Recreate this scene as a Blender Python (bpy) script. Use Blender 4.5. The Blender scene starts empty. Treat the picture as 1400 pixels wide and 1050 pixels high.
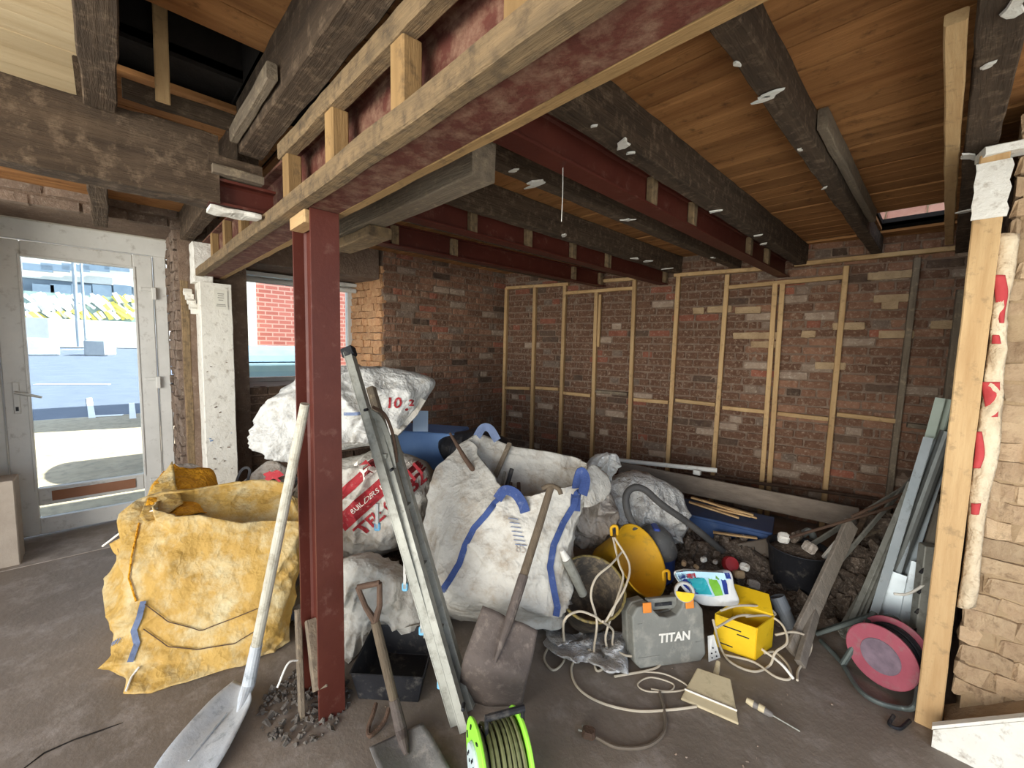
import bpy, math, random
from mathutils import Vector, Matrix, noise
from mathutils.bvhtree import BVHTree
random.seed(11)
SC = bpy.context.scene
COL = SC.collection
V = Vector

# ------------------------------------------------------------------ camera
FOC, PITCH, ROLL, HEAD, CAMH = 569.77, .0865766, .0230672, .8024587, 1.5
FW = V((-math.sin(HEAD)*math.cos(PITCH), math.cos(HEAD)*math.cos(PITCH), -math.sin(PITCH)))
_rt = V((math.cos(HEAD), math.sin(HEAD), 0)); _up = _rt.cross(FW)
RT = _rt*math.cos(ROLL)+_up*math.sin(ROLL)
UP = -_rt*math.sin(ROLL)+_up*math.cos(ROLL)
EYE = V((0, 0, CAMH))
cam = bpy.data.cameras.new('camera'); camo = bpy.data.objects.new('camera', cam); COL.objects.link(camo)
cam.sensor_fit = 'HORIZONTAL'; cam.sensor_width = 36; cam.lens = FOC/1400*36; cam.clip_start = .02; cam.clip_end = 300
M = Matrix((RT, UP, -FW)).transposed().to_4x4(); M.translation = EYE
camo.matrix_world = M
SC.camera = camo

# ------------------------------------------------------------------ sky, sun, exposure
w = bpy.data.worlds.new('sky'); SC.world = w; w.use_nodes = True
nt = w.node_tree; nt.nodes.clear()
out = nt.nodes.new('ShaderNodeOutputWorld'); bg = nt.nodes.new('ShaderNodeBackground'); sky = nt.nodes.new('ShaderNodeTexSky')
sky.sky_type = 'HOSEK_WILKIE'; sky.turbidity = 4.0; sky.ground_albedo = .35
sky.sun_direction = V((.2, .7, .7)).normalized()
bg.inputs[1].default_value = 5.2
hz = nt.nodes.new('ShaderNodeHueSaturation'); hz.inputs['Saturation'].default_value = .6   # hazy white sky
nt.links.new(sky.outputs[0], hz.inputs['Color']); nt.links.new(hz.outputs[0], bg.inputs[0]); nt.links.new(bg.outputs[0], out.inputs[0])
sun = bpy.data.lights.new('sun', 'SUN'); sun.energy = 7.0; sun.angle = .01; sun.color = (1, .94, .84)
suno = bpy.data.objects.new('sun', sun); COL.objects.link(suno)
suno.rotation_euler = V((-.2, -.7, -.7)).to_track_quat('-Z', 'Y').to_euler(); suno.location = (3, 10, 10)
# added fill lamp standing in for an assumed window behind the camera
al = bpy.data.lights.new('rear_fill', 'AREA'); al.shape = 'RECTANGLE'; al.size = 5.0; al.size_y = 2.6; al.energy = 190; al.color = (1, .95, .87)
alo = bpy.data.objects.new('rear_fill', al); COL.objects.link(alo)
alo.location = (.4, -4.6, 1.5); alo.rotation_euler = V((-.15, 1, .0)).to_track_quat('-Z', 'Y').to_euler()
vs = SC.view_settings
vs.view_transform = 'Standard'; vs.look = 'None'; vs.exposure = 1.35; vs.gamma = 1.0; vs.use_curve_mapping = False

# ------------------------------------------------------------------ points: pixel of the 1400 x 1050 frame + a plane of the place
def ray(u, v): return RT*((u-700)/FOC) - UP*((v-525)/FOC) + FW
def F(u, v, z=0.): d = ray(u, v); return EYE + d*((z-CAMH)/d.z)
def PX(u, v, x): d = ray(u, v); return EYE + d*(x/d.x)
def PY(u, v, y): d = ray(u, v); return EYE + d*(y/d.y)
def D(u, v, dist): return EYE + ray(u, v)*dist
def PP(u, v, P, n): d = ray(u, v); return EYE + d*((P-EYE).dot(n)/d.dot(n))
def proj(p):
    q = p-EYE; d = q.dot(FW)
    if d < .01: return (-1e6, -1e6, d)
    return (700+FOC*q.dot(RT)/d, 525-FOC*q.dot(UP)/d, d)
AWAY = V((FW.x, FW.y, 0)).normalized()

# ------------------------------------------------------------------ materials
def lin(h):
    if isinstance(h, (tuple, list)): c = [x/255 for x in h]
    else: c = [int(h[i:i+2], 16)/255 for i in (1, 3, 5)]
    return tuple(x/12.92 if x <= .04045 else ((x+.055)/1.055)**2.4 for x in c)+(1,)
MATS = {}
def mat(name, c1, c2=None, scale=6, rough=.8, bump=.0, metal=0., stretch=(1, 1, 1), detail=6, dust=None, dustamt=.35, bscale=None, rnd=0., spec=.3, contrast=.25, trans=0., crease=0.):
    if name in MATS: return MATS[name]
    m = bpy.data.materials.new(name); m.use_nodes = True; MATS[name] = m
    n = m.node_tree.nodes; L = m.node_tree.links; b = n['Principled BSDF']
    b.inputs['Roughness'].default_value = rough; b.inputs['Metallic'].default_value = metal
    b.inputs['Specular IOR Level'].default_value = spec
    c2 = c2 or c1
    tc = n.new('ShaderNodeTexCoord'); mp = n.new('ShaderNodeMapping'); mp.inputs['Scale'].default_value = stretch
    oi = n.new('ShaderNodeObjectInfo'); va = n.new('ShaderNodeVectorMath'); va.operation = 'ADD'
    vm = n.new('ShaderNodeVectorMath'); vm.operation = 'SCALE'; vm.inputs['Scale'].default_value = 7.3
    cx = n.new('ShaderNodeCombineXYZ')
    for i in range(3): L.new(oi.outputs['Random'], cx.inputs[i])
    L.new(cx.outputs[0], vm.inputs[0]); L.new(tc.outputs['Object'], va.inputs[0]); L.new(vm.outputs[0], va.inputs[1])
    L.new(va.outputs[0], mp.inputs[0])
    nz = n.new('ShaderNodeTexNoise'); nz.inputs['Scale'].default_value = scale; nz.inputs['Detail'].default_value = detail; nz.inputs['Roughness'].default_value = .62
    L.new(mp.outputs[0], nz.inputs[0])
    cr = n.new('ShaderNodeValToRGB'); cr.color_ramp.elements[0].position = .5-contrast; cr.color_ramp.elements[1].position = .5+contrast
    cr.color_ramp.elements[0].color = lin(c1); cr.color_ramp.elements[1].color = lin(c2)
    L.new(nz.outputs['Fac'], cr.inputs[0]); col = cr.outputs[0]
    if rnd:
        hs = n.new('ShaderNodeHueSaturation'); mr = n.new('ShaderNodeMapRange')
        mr.inputs['To Min'].default_value = 1-rnd; mr.inputs['To Max'].default_value = 1+rnd
        L.new(oi.outputs['Random'], mr.inputs[0]); L.new(mr.outputs[0], hs.inputs['Value']); L.new(col, hs.inputs['Color']); col = hs.outputs[0]
    if dust:
        n2 = n.new('ShaderNodeTexNoise'); n2.inputs['Scale'].default_value = scale*2.7; n2.inputs['Detail'].default_value = 8; n2.inputs['Roughness'].default_value = .7
        L.new(va.outputs[0], n2.inputs[0])
        r2 = n.new('ShaderNodeValToRGB'); r2.color_ramp.elements[0].position = .62-dustamt*.5; r2.color_ramp.elements[1].position = .78-dustamt*.3
        L.new(n2.outputs['Fac'], r2.inputs[0])
        mx = n.new('ShaderNodeMix'); mx.data_type = 'RGBA'; mx.inputs[7].default_value = lin(dust)
        L.new(r2.outputs[0], mx.inputs[0]); L.new(col, mx.inputs[6]); col = mx.outputs[2]
    L.new(col, b.inputs['Base Color'])
    if bump:
        nb = n.new('ShaderNodeTexNoise'); nb.inputs['Scale'].default_value = bscale or scale*4; nb.inputs['Detail'].default_value = 8; nb.inputs['Roughness'].default_value = .7
        L.new(mp.outputs[0], nb.inputs[0])
        bp = n.new('ShaderNodeBump'); bp.inputs['Strength'].default_value = bump; bp.inputs['Distance'].default_value = .02
        hsrc = nb.outputs['Fac']
        if crease:
            acc = None
            for sc_i, amp in ((crease, 1.), (crease*2.3, .5)):
                vo = n.new('ShaderNodeTexVoronoi'); vo.feature = 'F1'; vo.inputs['Scale'].default_value = sc_i
                ds = n.new('ShaderNodeTexNoise'); ds.inputs['Scale'].default_value = sc_i*.8; ds.inputs['Detail'].default_value = 3
                mxv = n.new('ShaderNodeMix'); mxv.data_type = 'VECTOR'; mxv.inputs[0].default_value = .22
                L.new(va.outputs[0], ds.inputs[0]); L.new(va.outputs[0], mxv.inputs[4]); L.new(ds.outputs['Color'], mxv.inputs[5]); L.new(mxv.outputs[1], vo.inputs[0])
                mu = n.new('ShaderNodeMath'); mu.operation = 'MULTIPLY'; mu.inputs[1].default_value = amp; L.new(vo.outputs['Distance'], mu.inputs[0])
                if acc is None: acc = mu.outputs[0]
                else:
                    ad = n.new('ShaderNodeMath'); ad.operation = 'ADD'; L.new(acc, ad.inputs[0]); L.new(mu.outputs[0], ad.inputs[1]); acc = ad.outputs[0]
            ad = n.new('ShaderNodeMath'); ad.operation = 'MULTIPLY_ADD'; ad.inputs[1].default_value = .12; L.new(nb.outputs['Fac'], ad.inputs[0]); L.new(acc, ad.inputs[2]); hsrc = ad.outputs[0]
            bp.inputs['Distance'].default_value = .045
        L.new(hsrc, bp.inputs['Height']); L.new(bp.outputs[0], b.inputs['Normal'])
    if trans:
        b.inputs['Transmission Weight'].default_value = trans
    return m
def wood(name, c1, c2, axis, scale=9, rough=.85, bump=.5, dust=None, dustamt=.3, rnd=.12):
    st = [3.2, 3.2, 3.2]; st['xyz'.index(axis)] = .28
    return mat(name+'_'+axis, c1, c2, scale, rough, bump, 0, st, 8, dust, dustamt, rnd=rnd, contrast=.22)
def glass(name, tint=(.93, .97, .97)):
    if name in MATS: return MATS[name]
    m = bpy.data.materials.new(name); m.use_nodes = True; MATS[name] = m
    n = m.node_tree.nodes; L = m.node_tree.links; n.clear()
    o = n.new('ShaderNodeOutputMaterial'); t = n.new('ShaderNodeBsdfTransparent'); g = n.new('ShaderNodeBsdfGlossy'); mx = n.new('ShaderNodeMixShader')
    fr = n.new('ShaderNodeFresnel'); fr.inputs[0].default_value = 1.3
    t.inputs[0].default_value = tint+(1,); g.inputs['Roughness'].default_value = .03
    L.new(fr.outputs[0], mx.inputs[0]); L.new(t.outputs[0], mx.inputs[1]); L.new(g.outputs[0], mx.inputs[2]); L.new(mx.outputs[0], o.inputs[0])
    return m

# ------------------------------------------------------------------ objects
def link(name, me, m=None, parent=None, label=None, kind=None):
    o = bpy.data.objects.new(name, me); COL.objects.link(o)
    if m and me and not me.materials: me.materials.append(m)
    if parent:
        o.parent = parent
        o.matrix_parent_inverse = Matrix.Translation(parent.location).inverted()
    if label: o['label'] = label
    if kind: o['kind'] = kind
    return o
def thing(name, label, cat, loc, group=None):
    o = bpy.data.objects.new(name, None); COL.objects.link(o); o.empty_display_size = .05
    o.location = loc; o['label'] = label; o['category'] = cat
    if group: o['group'] = group
    return o
def tag(o, label, cat, group=None):
    o['label'] = label; o['category'] = cat
    if group: o['group'] = group
    return o
def struct(o, label=None):
    o['kind'] = 'structure'
    if label: o['label'] = label
    return o
def mesh(name, vs_, fs, smooth=False):
    me = bpy.data.meshes.new(name); me.from_pydata([tuple(v) for v in vs_], [], fs); me.update()
    if smooth: me.polygons.foreach_set('use_smooth', [True]*len(me.polygons))
    return me
def frame(d, up=V((0, 0, 1))):
    d = d.normalized(); s = d.cross(up)
    if s.length < 1e-4: s = d.cross(V((1, 0, 0)))
    s.normalize(); return d, s, s.cross(d).normalized()

class MB:
    def __init__(s): s.v = []; s.f = []
    def add(s, vs_, fs):
        k = len(s.v); s.v += [V(a) for a in vs_]; s.f += [tuple(i+k for i in f) for f in fs]; return s
    def box(s, c, size, rot=None, ch=0.):
        c = V(c); h = V(size)/2; R = rot or Matrix.Identity(3)
        if ch <= 0:
            pts = [V((x, y, z)) for z in (-h.z, h.z) for y in (-h.y, h.y) for x in (-h.x, h.x)]
            return s.add([c+R@p for p in pts], [(0, 2, 3, 1), (4, 5, 7, 6), (0, 1, 5, 4), (2, 6, 7, 3), (0, 4, 6, 2), (1, 3, 7, 5)])
        ring = lambda z, i: [V((sx*(h.x-a-i), sy*(h.y-b-i), z)) for sx, sy, a, b in ((1, -1, ch, 0), (1, -1, 0, ch), (1, 1, 0, ch), (1, 1, ch, 0), (-1, 1, ch, 0), (-1, 1, 0, ch), (-1, -1, 0, ch), (-1, -1, ch, 0))]
        rs = [ring(-h.z, ch*.7), ring(-h.z+ch, 0), ring(h.z-ch, 0), ring(h.z, ch*.7)]
        return s.loft([[c+R@p for p in r] for r in rs], True, True)
    def loft(s, rings, cap0=False, cap1=False, closed=True):
        k = len(s.v); n = len(rings[0])
        for r in rings: s.v += [V(p) for p in r]
        for i in range(len(rings)-1):
            for j in range(n if closed else n-1):
                a = k+i*n+j; b = k+i*n+(j+1) % n
                s.f.append((a, b, b+n, a+n))
        if cap0: s.f.append(tuple(k+j for j in reversed(range(n))))
        if cap1: s.f.append(tuple(k+(len(rings)-1)*n+j for j in range(n)))
        return s
    def tube(s, pts, r, n=8, caps=True):
        pts = [V(p) for p in pts]; rings = []; up = V((0, 0, 1)); prev = None
        for i, p in enumerate(pts):
            d = (pts[min(i+1, len(pts)-1)]-pts[max(i-1, 0)])
            if d.length < 1e-7: d = V((0, 0, 1))
            d.normalize()
            if prev is None:
                _, a, b = frame(d, V((.13, .21, .97)))
            else:
                a = prev-d*prev.dot(d)
                if a.length < 1e-5: _, a, b = frame(d)
                a.normalize(); b = a.cross(d)
            prev = a
            rr = r[i] if isinstance(r, (list, tuple)) else r
            rings.append([p+(a*math.cos(t)+b*math.sin(t))*rr for t in (2*math.pi*j/n for j in range(n))])
        return s.loft(rings, caps, caps)
    def lathe(s, o, axis, prof, n=24, cap0=False, cap1=False):
        o = V(o); d, a, b = frame(V(axis)); 
        rings = [[o+d*h+(a*math.cos(t)+b*math.sin(t))*r for t in (2*math.pi*j/n for j in range(n))] for r, h in prof]
        return s.loft(rings, cap0, cap1)
    def prism(s, poly, o, ux, uy, th):
        o = V(o); ux = V(ux); uy = V(uy); nn = ux.cross(uy).normalized()
        r0 = [o+ux*p[0]+uy*p[1] for p in poly]; r1 = [p+nn*th for p in r0]
        return s.loft([r0, r1], True, True)
    def grid(s, fn, nu, nv):
        k = len(s.v)
        for j in range(nv+1):
            for i in range(nu+1): s.v.append(V(fn(i/nu, j/nv)))
        for j in range(nv):
            for i in range(nu):
                a = k+j*(nu+1)+i; s.f.append((a, a+1, a+nu+2, a+nu+1))
        return s
    def mesh(s, name, smooth=False): return mesh(name, s.v, s.f, smooth)
    def make(s, name, m, parent=None, label=None, smooth=False, solid=0., bevel=0., sub=0, kind=None, angle=True):
        o = link(name, s.mesh(name, smooth), m, parent, label, kind)
        if solid:
            md = o.modifiers.new('thickness', 'SOLIDIFY'); md.thickness = solid; md.offset = 0
        if bevel:
            md = o.modifiers.new('bevel', 'BEVEL'); md.width = bevel; md.segments = 2; md.limit_method = 'ANGLE'; md.angle_limit = .7
        if sub:
            md = o.modifiers.new('smooth', 'SUBSURF'); md.levels = sub; md.render_levels = sub
        return o

def catmull(pts, k=6, closed=False):
    pts = [V(p) for p in pts]; n = len(pts); o = []
    rng = range(n if closed else n-1)
    for i in rng:
        p0 = pts[(i-1) % n] if (closed or i > 0) else pts[0]*2-pts[1]
        p1 = pts[i]; p2 = pts[(i+1) % n]
        p3 = pts[(i+2) % n] if (closed or i+2 < n) else p2*2-p1
        for j in range(k):
            t = j/k
            o.append(.5*((2*p1)+(p2-p0)*t+(2*p0-5*p1+4*p2-p3)*t*t+(3*p1-p0-3*p2+p3)*t**3))
    if not closed: o.append(pts[-1])
    return o
def nz3(p, f, seed=0.): return noise.noise(V(p)*f+V((seed*3.1, seed*1.7, seed*.9)))
def crinkle(p, f, seed=0.):
    p = V((p[0], p[1], p[2]*.6)); a = 1-abs(nz3(p, f, seed))*2; q = V(p)*f+V((seed, seed*.7, seed*1.9))
    q += V((nz3(p, f*.7, seed+1), nz3(p, f*.7, seed+2), nz3(p, f*.7, seed+3)))*.5
    c1 = noise.voronoi(q*.8)[0]; c2 = noise.voronoi(q*1.9)[0]
    fo = 0.
    for k_, (dx, dy, dz) in enumerate(((.8, -.3, .5), (-.3, .7, .75), (.5, .6, -.25))):
        ph = (p[0]*dx+p[1]*dy+p[2]*dz*1.6)*f*2.6+2.6*nz3(p, f*.45, seed+11+k_)+seed+k_*2
        fo += (1-abs(math.sin(ph)))**1.6*max(0., nz3(p, f*.5, seed+20+k_)+.25)
    return a*.15+c1[0]*.4+c2[0]*.15+fo*1.5-.2
def timber(p0, p1, w, h, up=(0, 0, 1), jit=.003, seg=None, ch=.004):
    """rough sawn timber from p0 to p1 (centre line), w across, h along up"""
    p0 = V(p0); p1 = V(p1); L = (p1-p0).length; d, s_, u = frame(p1-p0, V(up)); m = MB()
    seg = seg or max(1, min(40, int(L/.08))); rings = []
    sd = random.random()*50
    for i in range(seg+1):
        c = p0+d*(L*i/seg); r = []
        for a, b in ((-w/2+ch, -h/2), (w/2-ch, -h/2), (w/2, -h/2+ch), (w/2, h/2-ch), (w/2-ch, h/2), (-w/2+ch, h/2), (-w/2, h/2-ch), (-w/2, -h/2+ch)):
            q = c+s_*a+u*b
            if jit: q += (s_*(nz3(q, 5, sd)+.6*nz3(q, 23, sd))+u*(nz3(q, 5, sd+9)+.6*nz3(q, 21, sd+9)))*jit
            r.append(q)
        rings.append(r)
    return m.loft(rings, True, True)
def ibeam(p0, p1, dep, bf, tw, tf, up=(0, 0, 1)):
    p0 = V(p0); p1 = V(p1); d, s_, u = frame(p1-p0, V(up)); H = dep/2; B = bf/2; t = tw/2; r = .008
    sec = [(-B, -H), (B, -H), (B, -H+tf), (t+r, -H+tf), (t, -H+tf+r), (t, H-tf-r), (t+r, H-tf), (B, H-tf), (B, H), (-B, H), (-B, H-tf), (-t-r, H-tf), (-t, H-tf-r), (-t, -H+tf+r), (-t-r, -H+tf), (-B, -H+tf)]
    m = MB(); k = len(m.v); n = 16
    for c in (p0, p1): m.v += [c+s_*a+u*b for a, b in sec]
    for j in range(n): m.f.append((j, (j+1) % n, (j+1) % n+n, j+n))
    for base, rev in ((0, True), (n, False)):
        for q in ((0, 1, 2, 15), (15, 2, 3, 14), (14, 3, 4, 13), (13, 4, 5, 12), (12, 5, 6, 11), (11, 6, 7, 10), (10, 7, 8, 9)):
            q = tuple(base+i for i in q); m.f.append(q[::-1] if rev else q)
    return m
def bowq(c4, s_, t_):
    a, b, c, d = c4   # FL FR BR BL ; s -1..1 left-right, t -1 front .. 1 back
    x = (s_+1)/2; y = (t_+1)/2
    return (a*(1-x)+b*x)*(1-y)+(d*(1-x)+c*x)*y
def sack(levels, n=140, rows=46, pw=4.5, wr=.02, seed=0., inner=.3, rimwave=.0, th=.006, belly=.04, freq=4.5):
    """open bulk bag: levels = quads FL,FR,BR,BL bottom to top"""
    lv = [[V(p) for p in q] for q in levels]
    cols = [catmull([q[k] for q in lv], 12) for k in range(4)]
    T = len(cols[0])-1
    def quad(t):
        f = t*T; i = min(int(f), T-1); a = f-i
        return [cols[k][i]*(1-a)+cols[k][i+1]*a for k in range(4)]
    m = MB(); rings = []
    def ring(q, shrink=0., t=0., w=1.):
        cen = (q[0]+q[1]+q[2]+q[3])/4; r = []
        for j in range(n):
            a = 2*math.pi*(j+.5)/n - math.pi*.75
            c_, s2 = math.cos(a), math.sin(a)
            x = math.copysign(abs(c_)**(2/pw), c_); y = math.copysign(abs(s2)**(2/pw), s2)
            p = bowq(q, x, y); o = p-cen; o.z = 0
            on = o.normalized() if o.length > 1e-6 else V((0, 0, 0))
            bul = belly*math.sin(math.pi*min(1, t*1.02))*(1-abs(abs(x)-abs(y)))**0
            p = p+on*(bul+wr*w*(crinkle(p, freq, seed)-.35) + .35*wr*w*(crinkle(p, freq*3, seed+3)-.35)) - on*shrink
            if rimwave: p.z += rimwave*nz3(p, 5, seed+8)*t**4
            r.append(p)
        return r
    b0 = quad(0)
    cen = (b0[0]+b0[1]+b0[2]+b0[3])/4
    rings.append([cen+(p-cen)*.55+V((0, 0, .004)) for p in ring(b0, 0, 0)])
    for i in range(rows+1): rings.append(ring(quad(i/rows), .035*(1-min(1, i/2)), i/rows))
    top = rings[-1]
    nin = max(3, int(rows*inner))
    for i in range(nin+1):
        t = 1-inner*i/nin
        rings.append(ring(quad(t), th+.004, t))
    cen = sum(rings[-1], V((0, 0, 0)))/n
    rings.append([cen+(p-cen)*.5+V((0, 0, .03*nz3(p, 6))) for p in rings[-1]])
    m.loft(rings, True, True)
    return m
def pillow(px, dist, T=.2, Tb=None, n=190, rows=34, wr=.02, seed=0., freq=5., cen=None, floor=None, pw=2.):
    """lumpy closed bag: its outline as seen, at its own distance, with real thickness; px entries (u,v) or (u,v,dist)"""
    Tb = T if Tb is None else Tb
    P = catmull([D(p[0], p[1], p[2] if len(p) > 2 else dist) for p in px], 8, True)
    # resample evenly
    L = [0.]
    for i in range(len(P)): L.append(L[-1]+(P[(i+1) % len(P)]-P[i]).length)
    O = []; j = 0
    for i in range(n):
        t = L[-1]*i/n
        while L[j+1] < t: j += 1
        a = (t-L[j])/max(1e-9, L[j+1]-L[j]); O.append(P[j % len(P)].lerp(P[(j+1) % len(P)], a))
    c = sum(O, V((0, 0, 0)))/n
    if cen: c = D(cen[0], cen[1], cen[2] if len(cen) > 2 else dist)
    nn = -AWAY
    m = MB()
    def lay(sgn, TT):
        rs = []
        for i in range(rows):
            t = 1-(i/rows)
            h = TT*(1-t**pw)**.6
            r = []
            for p in O:
                q = c+(p-c)*t+nn*(h*sgn)
                q += (nn*sgn*.9+(p-c).normalized()*.4)*wr*(crinkle(q, freq, seed)-.3)*(1-.55*t**6) + nn*sgn*.4*wr*(crinkle(q, freq*2.7, seed+2)-.3)*(1-t**6)
                if floor is not None and q.z < floor: q.z = floor+.002*abs(nz3(q, 20))
                r.append(q)
            rs.append(r)
        return rs
    fr = lay(1, T); bk = lay(-1, Tb)
    rings = [*reversed(bk[1:]), *fr]
    m.loft(rings, True, True)
    return m
def bvh(mb): return BVHTree.FromPolygons([tuple(v) for v in mb.v], mb.f)
def text_faces(s, size, o, ux, uy, shear=0., sx=1., bold=0.):
    cu = bpy.data.curves.new('t', 'FONT'); cu.body = s; cu.size = size; cu.shear = shear; cu.align_x = 'CENTER'; cu.align_y = 'CENTER'; cu.resolution_u = 3; cu.offset = bold
    ob = bpy.data.objects.new('t', cu); COL.objects.link(ob)
    bpy.context.view_layer.update()
    dg = bpy.context.evaluated_depsgraph_get()
    me = bpy.data.meshes.new_from_object(ob.evaluated_get(dg))
    pts = [V(o)+V(ux)*v.co.x*sx+V(uy)*v.co.y for v in me.vertices]; fs = [tuple(p.vertices) for p in me.polygons]
    bpy.data.objects.remove(ob); bpy.data.meshes.remove(me); bpy.data.curves.remove(cu)
    return pts, fs
def wrap(pts, tree, nrm, off=.003, far=1.):
    o = []
    for p in pts:
        h = tree.ray_cast(p+nrm*far, -nrm)
        o.append(h[0]+nrm*off if h[0] is not None else p)
    return o
def subdiv(pts, fs, maxl=.03):
    # fan-triangulate and split long edges so that print follows folds
    import bmesh
    bm = bmesh.new(); vv = [bm.verts.new(p) for p in pts]
    for f in fs:
        try: bm.faces.new([vv[i] for i in f])
        except ValueError: pass
    bmesh.ops.triangulate(bm, faces=bm.faces[:])
    for _ in range(5):
        es = [e for e in bm.edges if e.calc_length() > maxl]
        if not es: break
        bmesh.ops.subdivide_edges(bm, edges=es, cuts=1); bmesh.ops.triangulate(bm, faces=bm.faces[:])
    bm.verts.index_update()
    p = [v.co.copy() for v in bm.verts]; f = [tuple(v.index for v in fc.verts) for fc in bm.faces]; bm.free(); return p, f
def printed(name, s, size, o, ux, uy, tree, nrm, m, parent, shear=0., sx=1., label=None, bold=0.):
    p, f = text_faces(s, size, o, ux, uy, shear, sx, bold)
    p, f = subdiv(p, f, .012)
    return link(name, mesh(name, wrap(p, tree, nrm, .008), f), m, parent, label)
def cable(pts, r=.004, k=7, n=7): return MB().tube(catmull(pts, k), r, n)
# ------------------------------------------------------------------ shared materials
m_conc = mat('floor_concrete', '#6c6155', '#877b6e', 2.2, .62, .3, dust='#9a9086', dustamt=.26, bscale=14, contrast=.3, spec=.4)
m_steel = mat('red_oxide_steel', '#4b2018', '#5a2b20', 5, .5, .12, dust='#6f4a3f', dustamt=.1)
m_steel_d = mat('red_oxide_steel_dusty', '#4a241b', '#613428', 7, .75, .35, dust='#7c5f4c', dustamt=.35)
m_mortar = mat('old_mortar', '#6b584a', '#8a7462', 9, .95, .8, dust='#9c8b79', dustamt=.15)
m_brick = mat('old_brick', '#6a4a38', '#8a6650', 14, .95, .7, dust='#a8937d', dustamt=.2, rnd=.35)
m_brick_d = mat('sooty_brick', '#4a3a32', '#64503f', 14, .95, .7, dust='#7d6d5e', dustamt=.16, rnd=.28)
m_brick_g = mat('grey_brick', '#6b5a4e', '#8a7665', 14, .95, .8, dust='#a39483', dustamt=.2, rnd=.25)
m_brick_o = mat('sunlit_orange_brick', '#bd8259', '#dcae80', 22, .95, .9, dust='#e3bd90', dustamt=.25, rnd=.18)  # sunlight on the window reveal is put into this pale orange
m_brick_c = mat('limewashed_brick', '#a98a6b', '#cbb08c', 10, .95, .9, dust='#8d7358', dustamt=.2, rnd=.18)
m_brick_r = mat('red_brick', '#7f4a38', '#9c6550', 14, .95, .7, dust='#b09a86', dustamt=.15, rnd=.2)
m_brick_p = mat('smeared_brick', '#8a7462', '#a89480', 14, .95, .8, dust='#c0b09c', dustamt=.2, rnd=.15)
m_mort_c = mat('pale_mortar', '#9d8262', '#c0a580', 9, .95, .9)
m_mort_o = mat('orange_mortar', '#b38962', '#d0ac83', 12, .95, .9)
def tdark(a): return wood('dark_old_timber', '#3f3226', '#63513f', a, 8, .9, .9, dust='#85705a', dustamt=.22)
def tgrey(a): return wood('grey_weathered_timber', '#6b5e4f', '#8c7d69', a, 9, .9, .7, dust='#a39277', dustamt=.2)
def tnew(a): return wood('new_softwood', '#a88458', '#c6a678', a, 7, .75, .3, dust='#8c7352', dustamt=.15)
def tdusty(a): return wood('dusty_softwood', '#6b5a43', '#957b59', a, 9, .9, .6, dust='#524536', dustamt=.32)
def tmid(a): return wood('dulled_softwood', '#7b603c', '#97784e', a, 7, .8, .35, dust='#5d4a33', dustamt=.15)
def tboard(a): return wood('floorboard', '#7d5029', '#b98450', a, 5, .75, .45, dust='#5a3c22', dustamt=.12, rnd=.12)
def tpale(a): return wood('pale_board', '#c2a67c', '#dcc59d', a, 5, .75, .3, rnd=.06)
m_upvc = mat('white_plastic_frame', '#c9c7bf', '#dcdad2', 5, .4, .05, dust='#a59e92', dustamt=.1, spec=.5)
m_paint = mat('flaking_white_paint', '#cfc9bb', '#e2ddd0', 7, .7, .3, dust='#8d7f6d', dustamt=.14)
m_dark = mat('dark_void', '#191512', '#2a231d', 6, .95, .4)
m_white = mat('white_plaster', '#d9d4c8', '#eae6db', 9, .9, .6, dust='#a89a88', dustamt=.15)
m_alu = mat('aluminium', '#86857b', '#a09f94', 8, .5, .08, .35, dust='#716e64', dustamt=.25)
m_rust = mat('rusty_steel', '#4a3a30', '#6b5444', 12, .8, .5, .3)
m_black = mat('black_plastic', '#17171a', '#28282b', 6, .55, .1, dust='#5b564f', dustamt=.16)

# ------------------------------------------------------------------ bricks
def brick_meshes(tag_, size, k=7, amp=.006):
    o = []
    for i in range(k):
        m = MB(); L, d, h = size; rings = []
        xs = [-.5, -.46, -.16, .17, .46, .5]
        for x in xs:
            e = .82 if abs(x) == .5 else 1.
            r = []
            for a, b in ((-.5, -.5), (-.5, .5), (.5, .5), (.5, -.5)):
                front = a < 0
                q = V((x*L, a*d*(e if front else 1), b*h*(.93 if front else 1)*(e if abs(x) == .5 else 1)))
                q += V((random.uniform(-1, 1)*amp*.7, (random.uniform(-1, 1)*amp if front else 0), random.uniform(-1, 1)*amp*.6))
                r.append(q)
            rings.append(r)
        m.loft(rings, True, True); o.append(m.mesh(tag_))
    return o
BR = brick_meshes('stretcher', (.213, .05, .064)); HB = brick_meshes('header', (.1, .05, .064))
BR2 = brick_meshes('rough_stretcher', (.222, .07, .074), amp=.011); HB2 = brick_meshes('rough_header', (.110, .07, .074), amp=.011)
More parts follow.
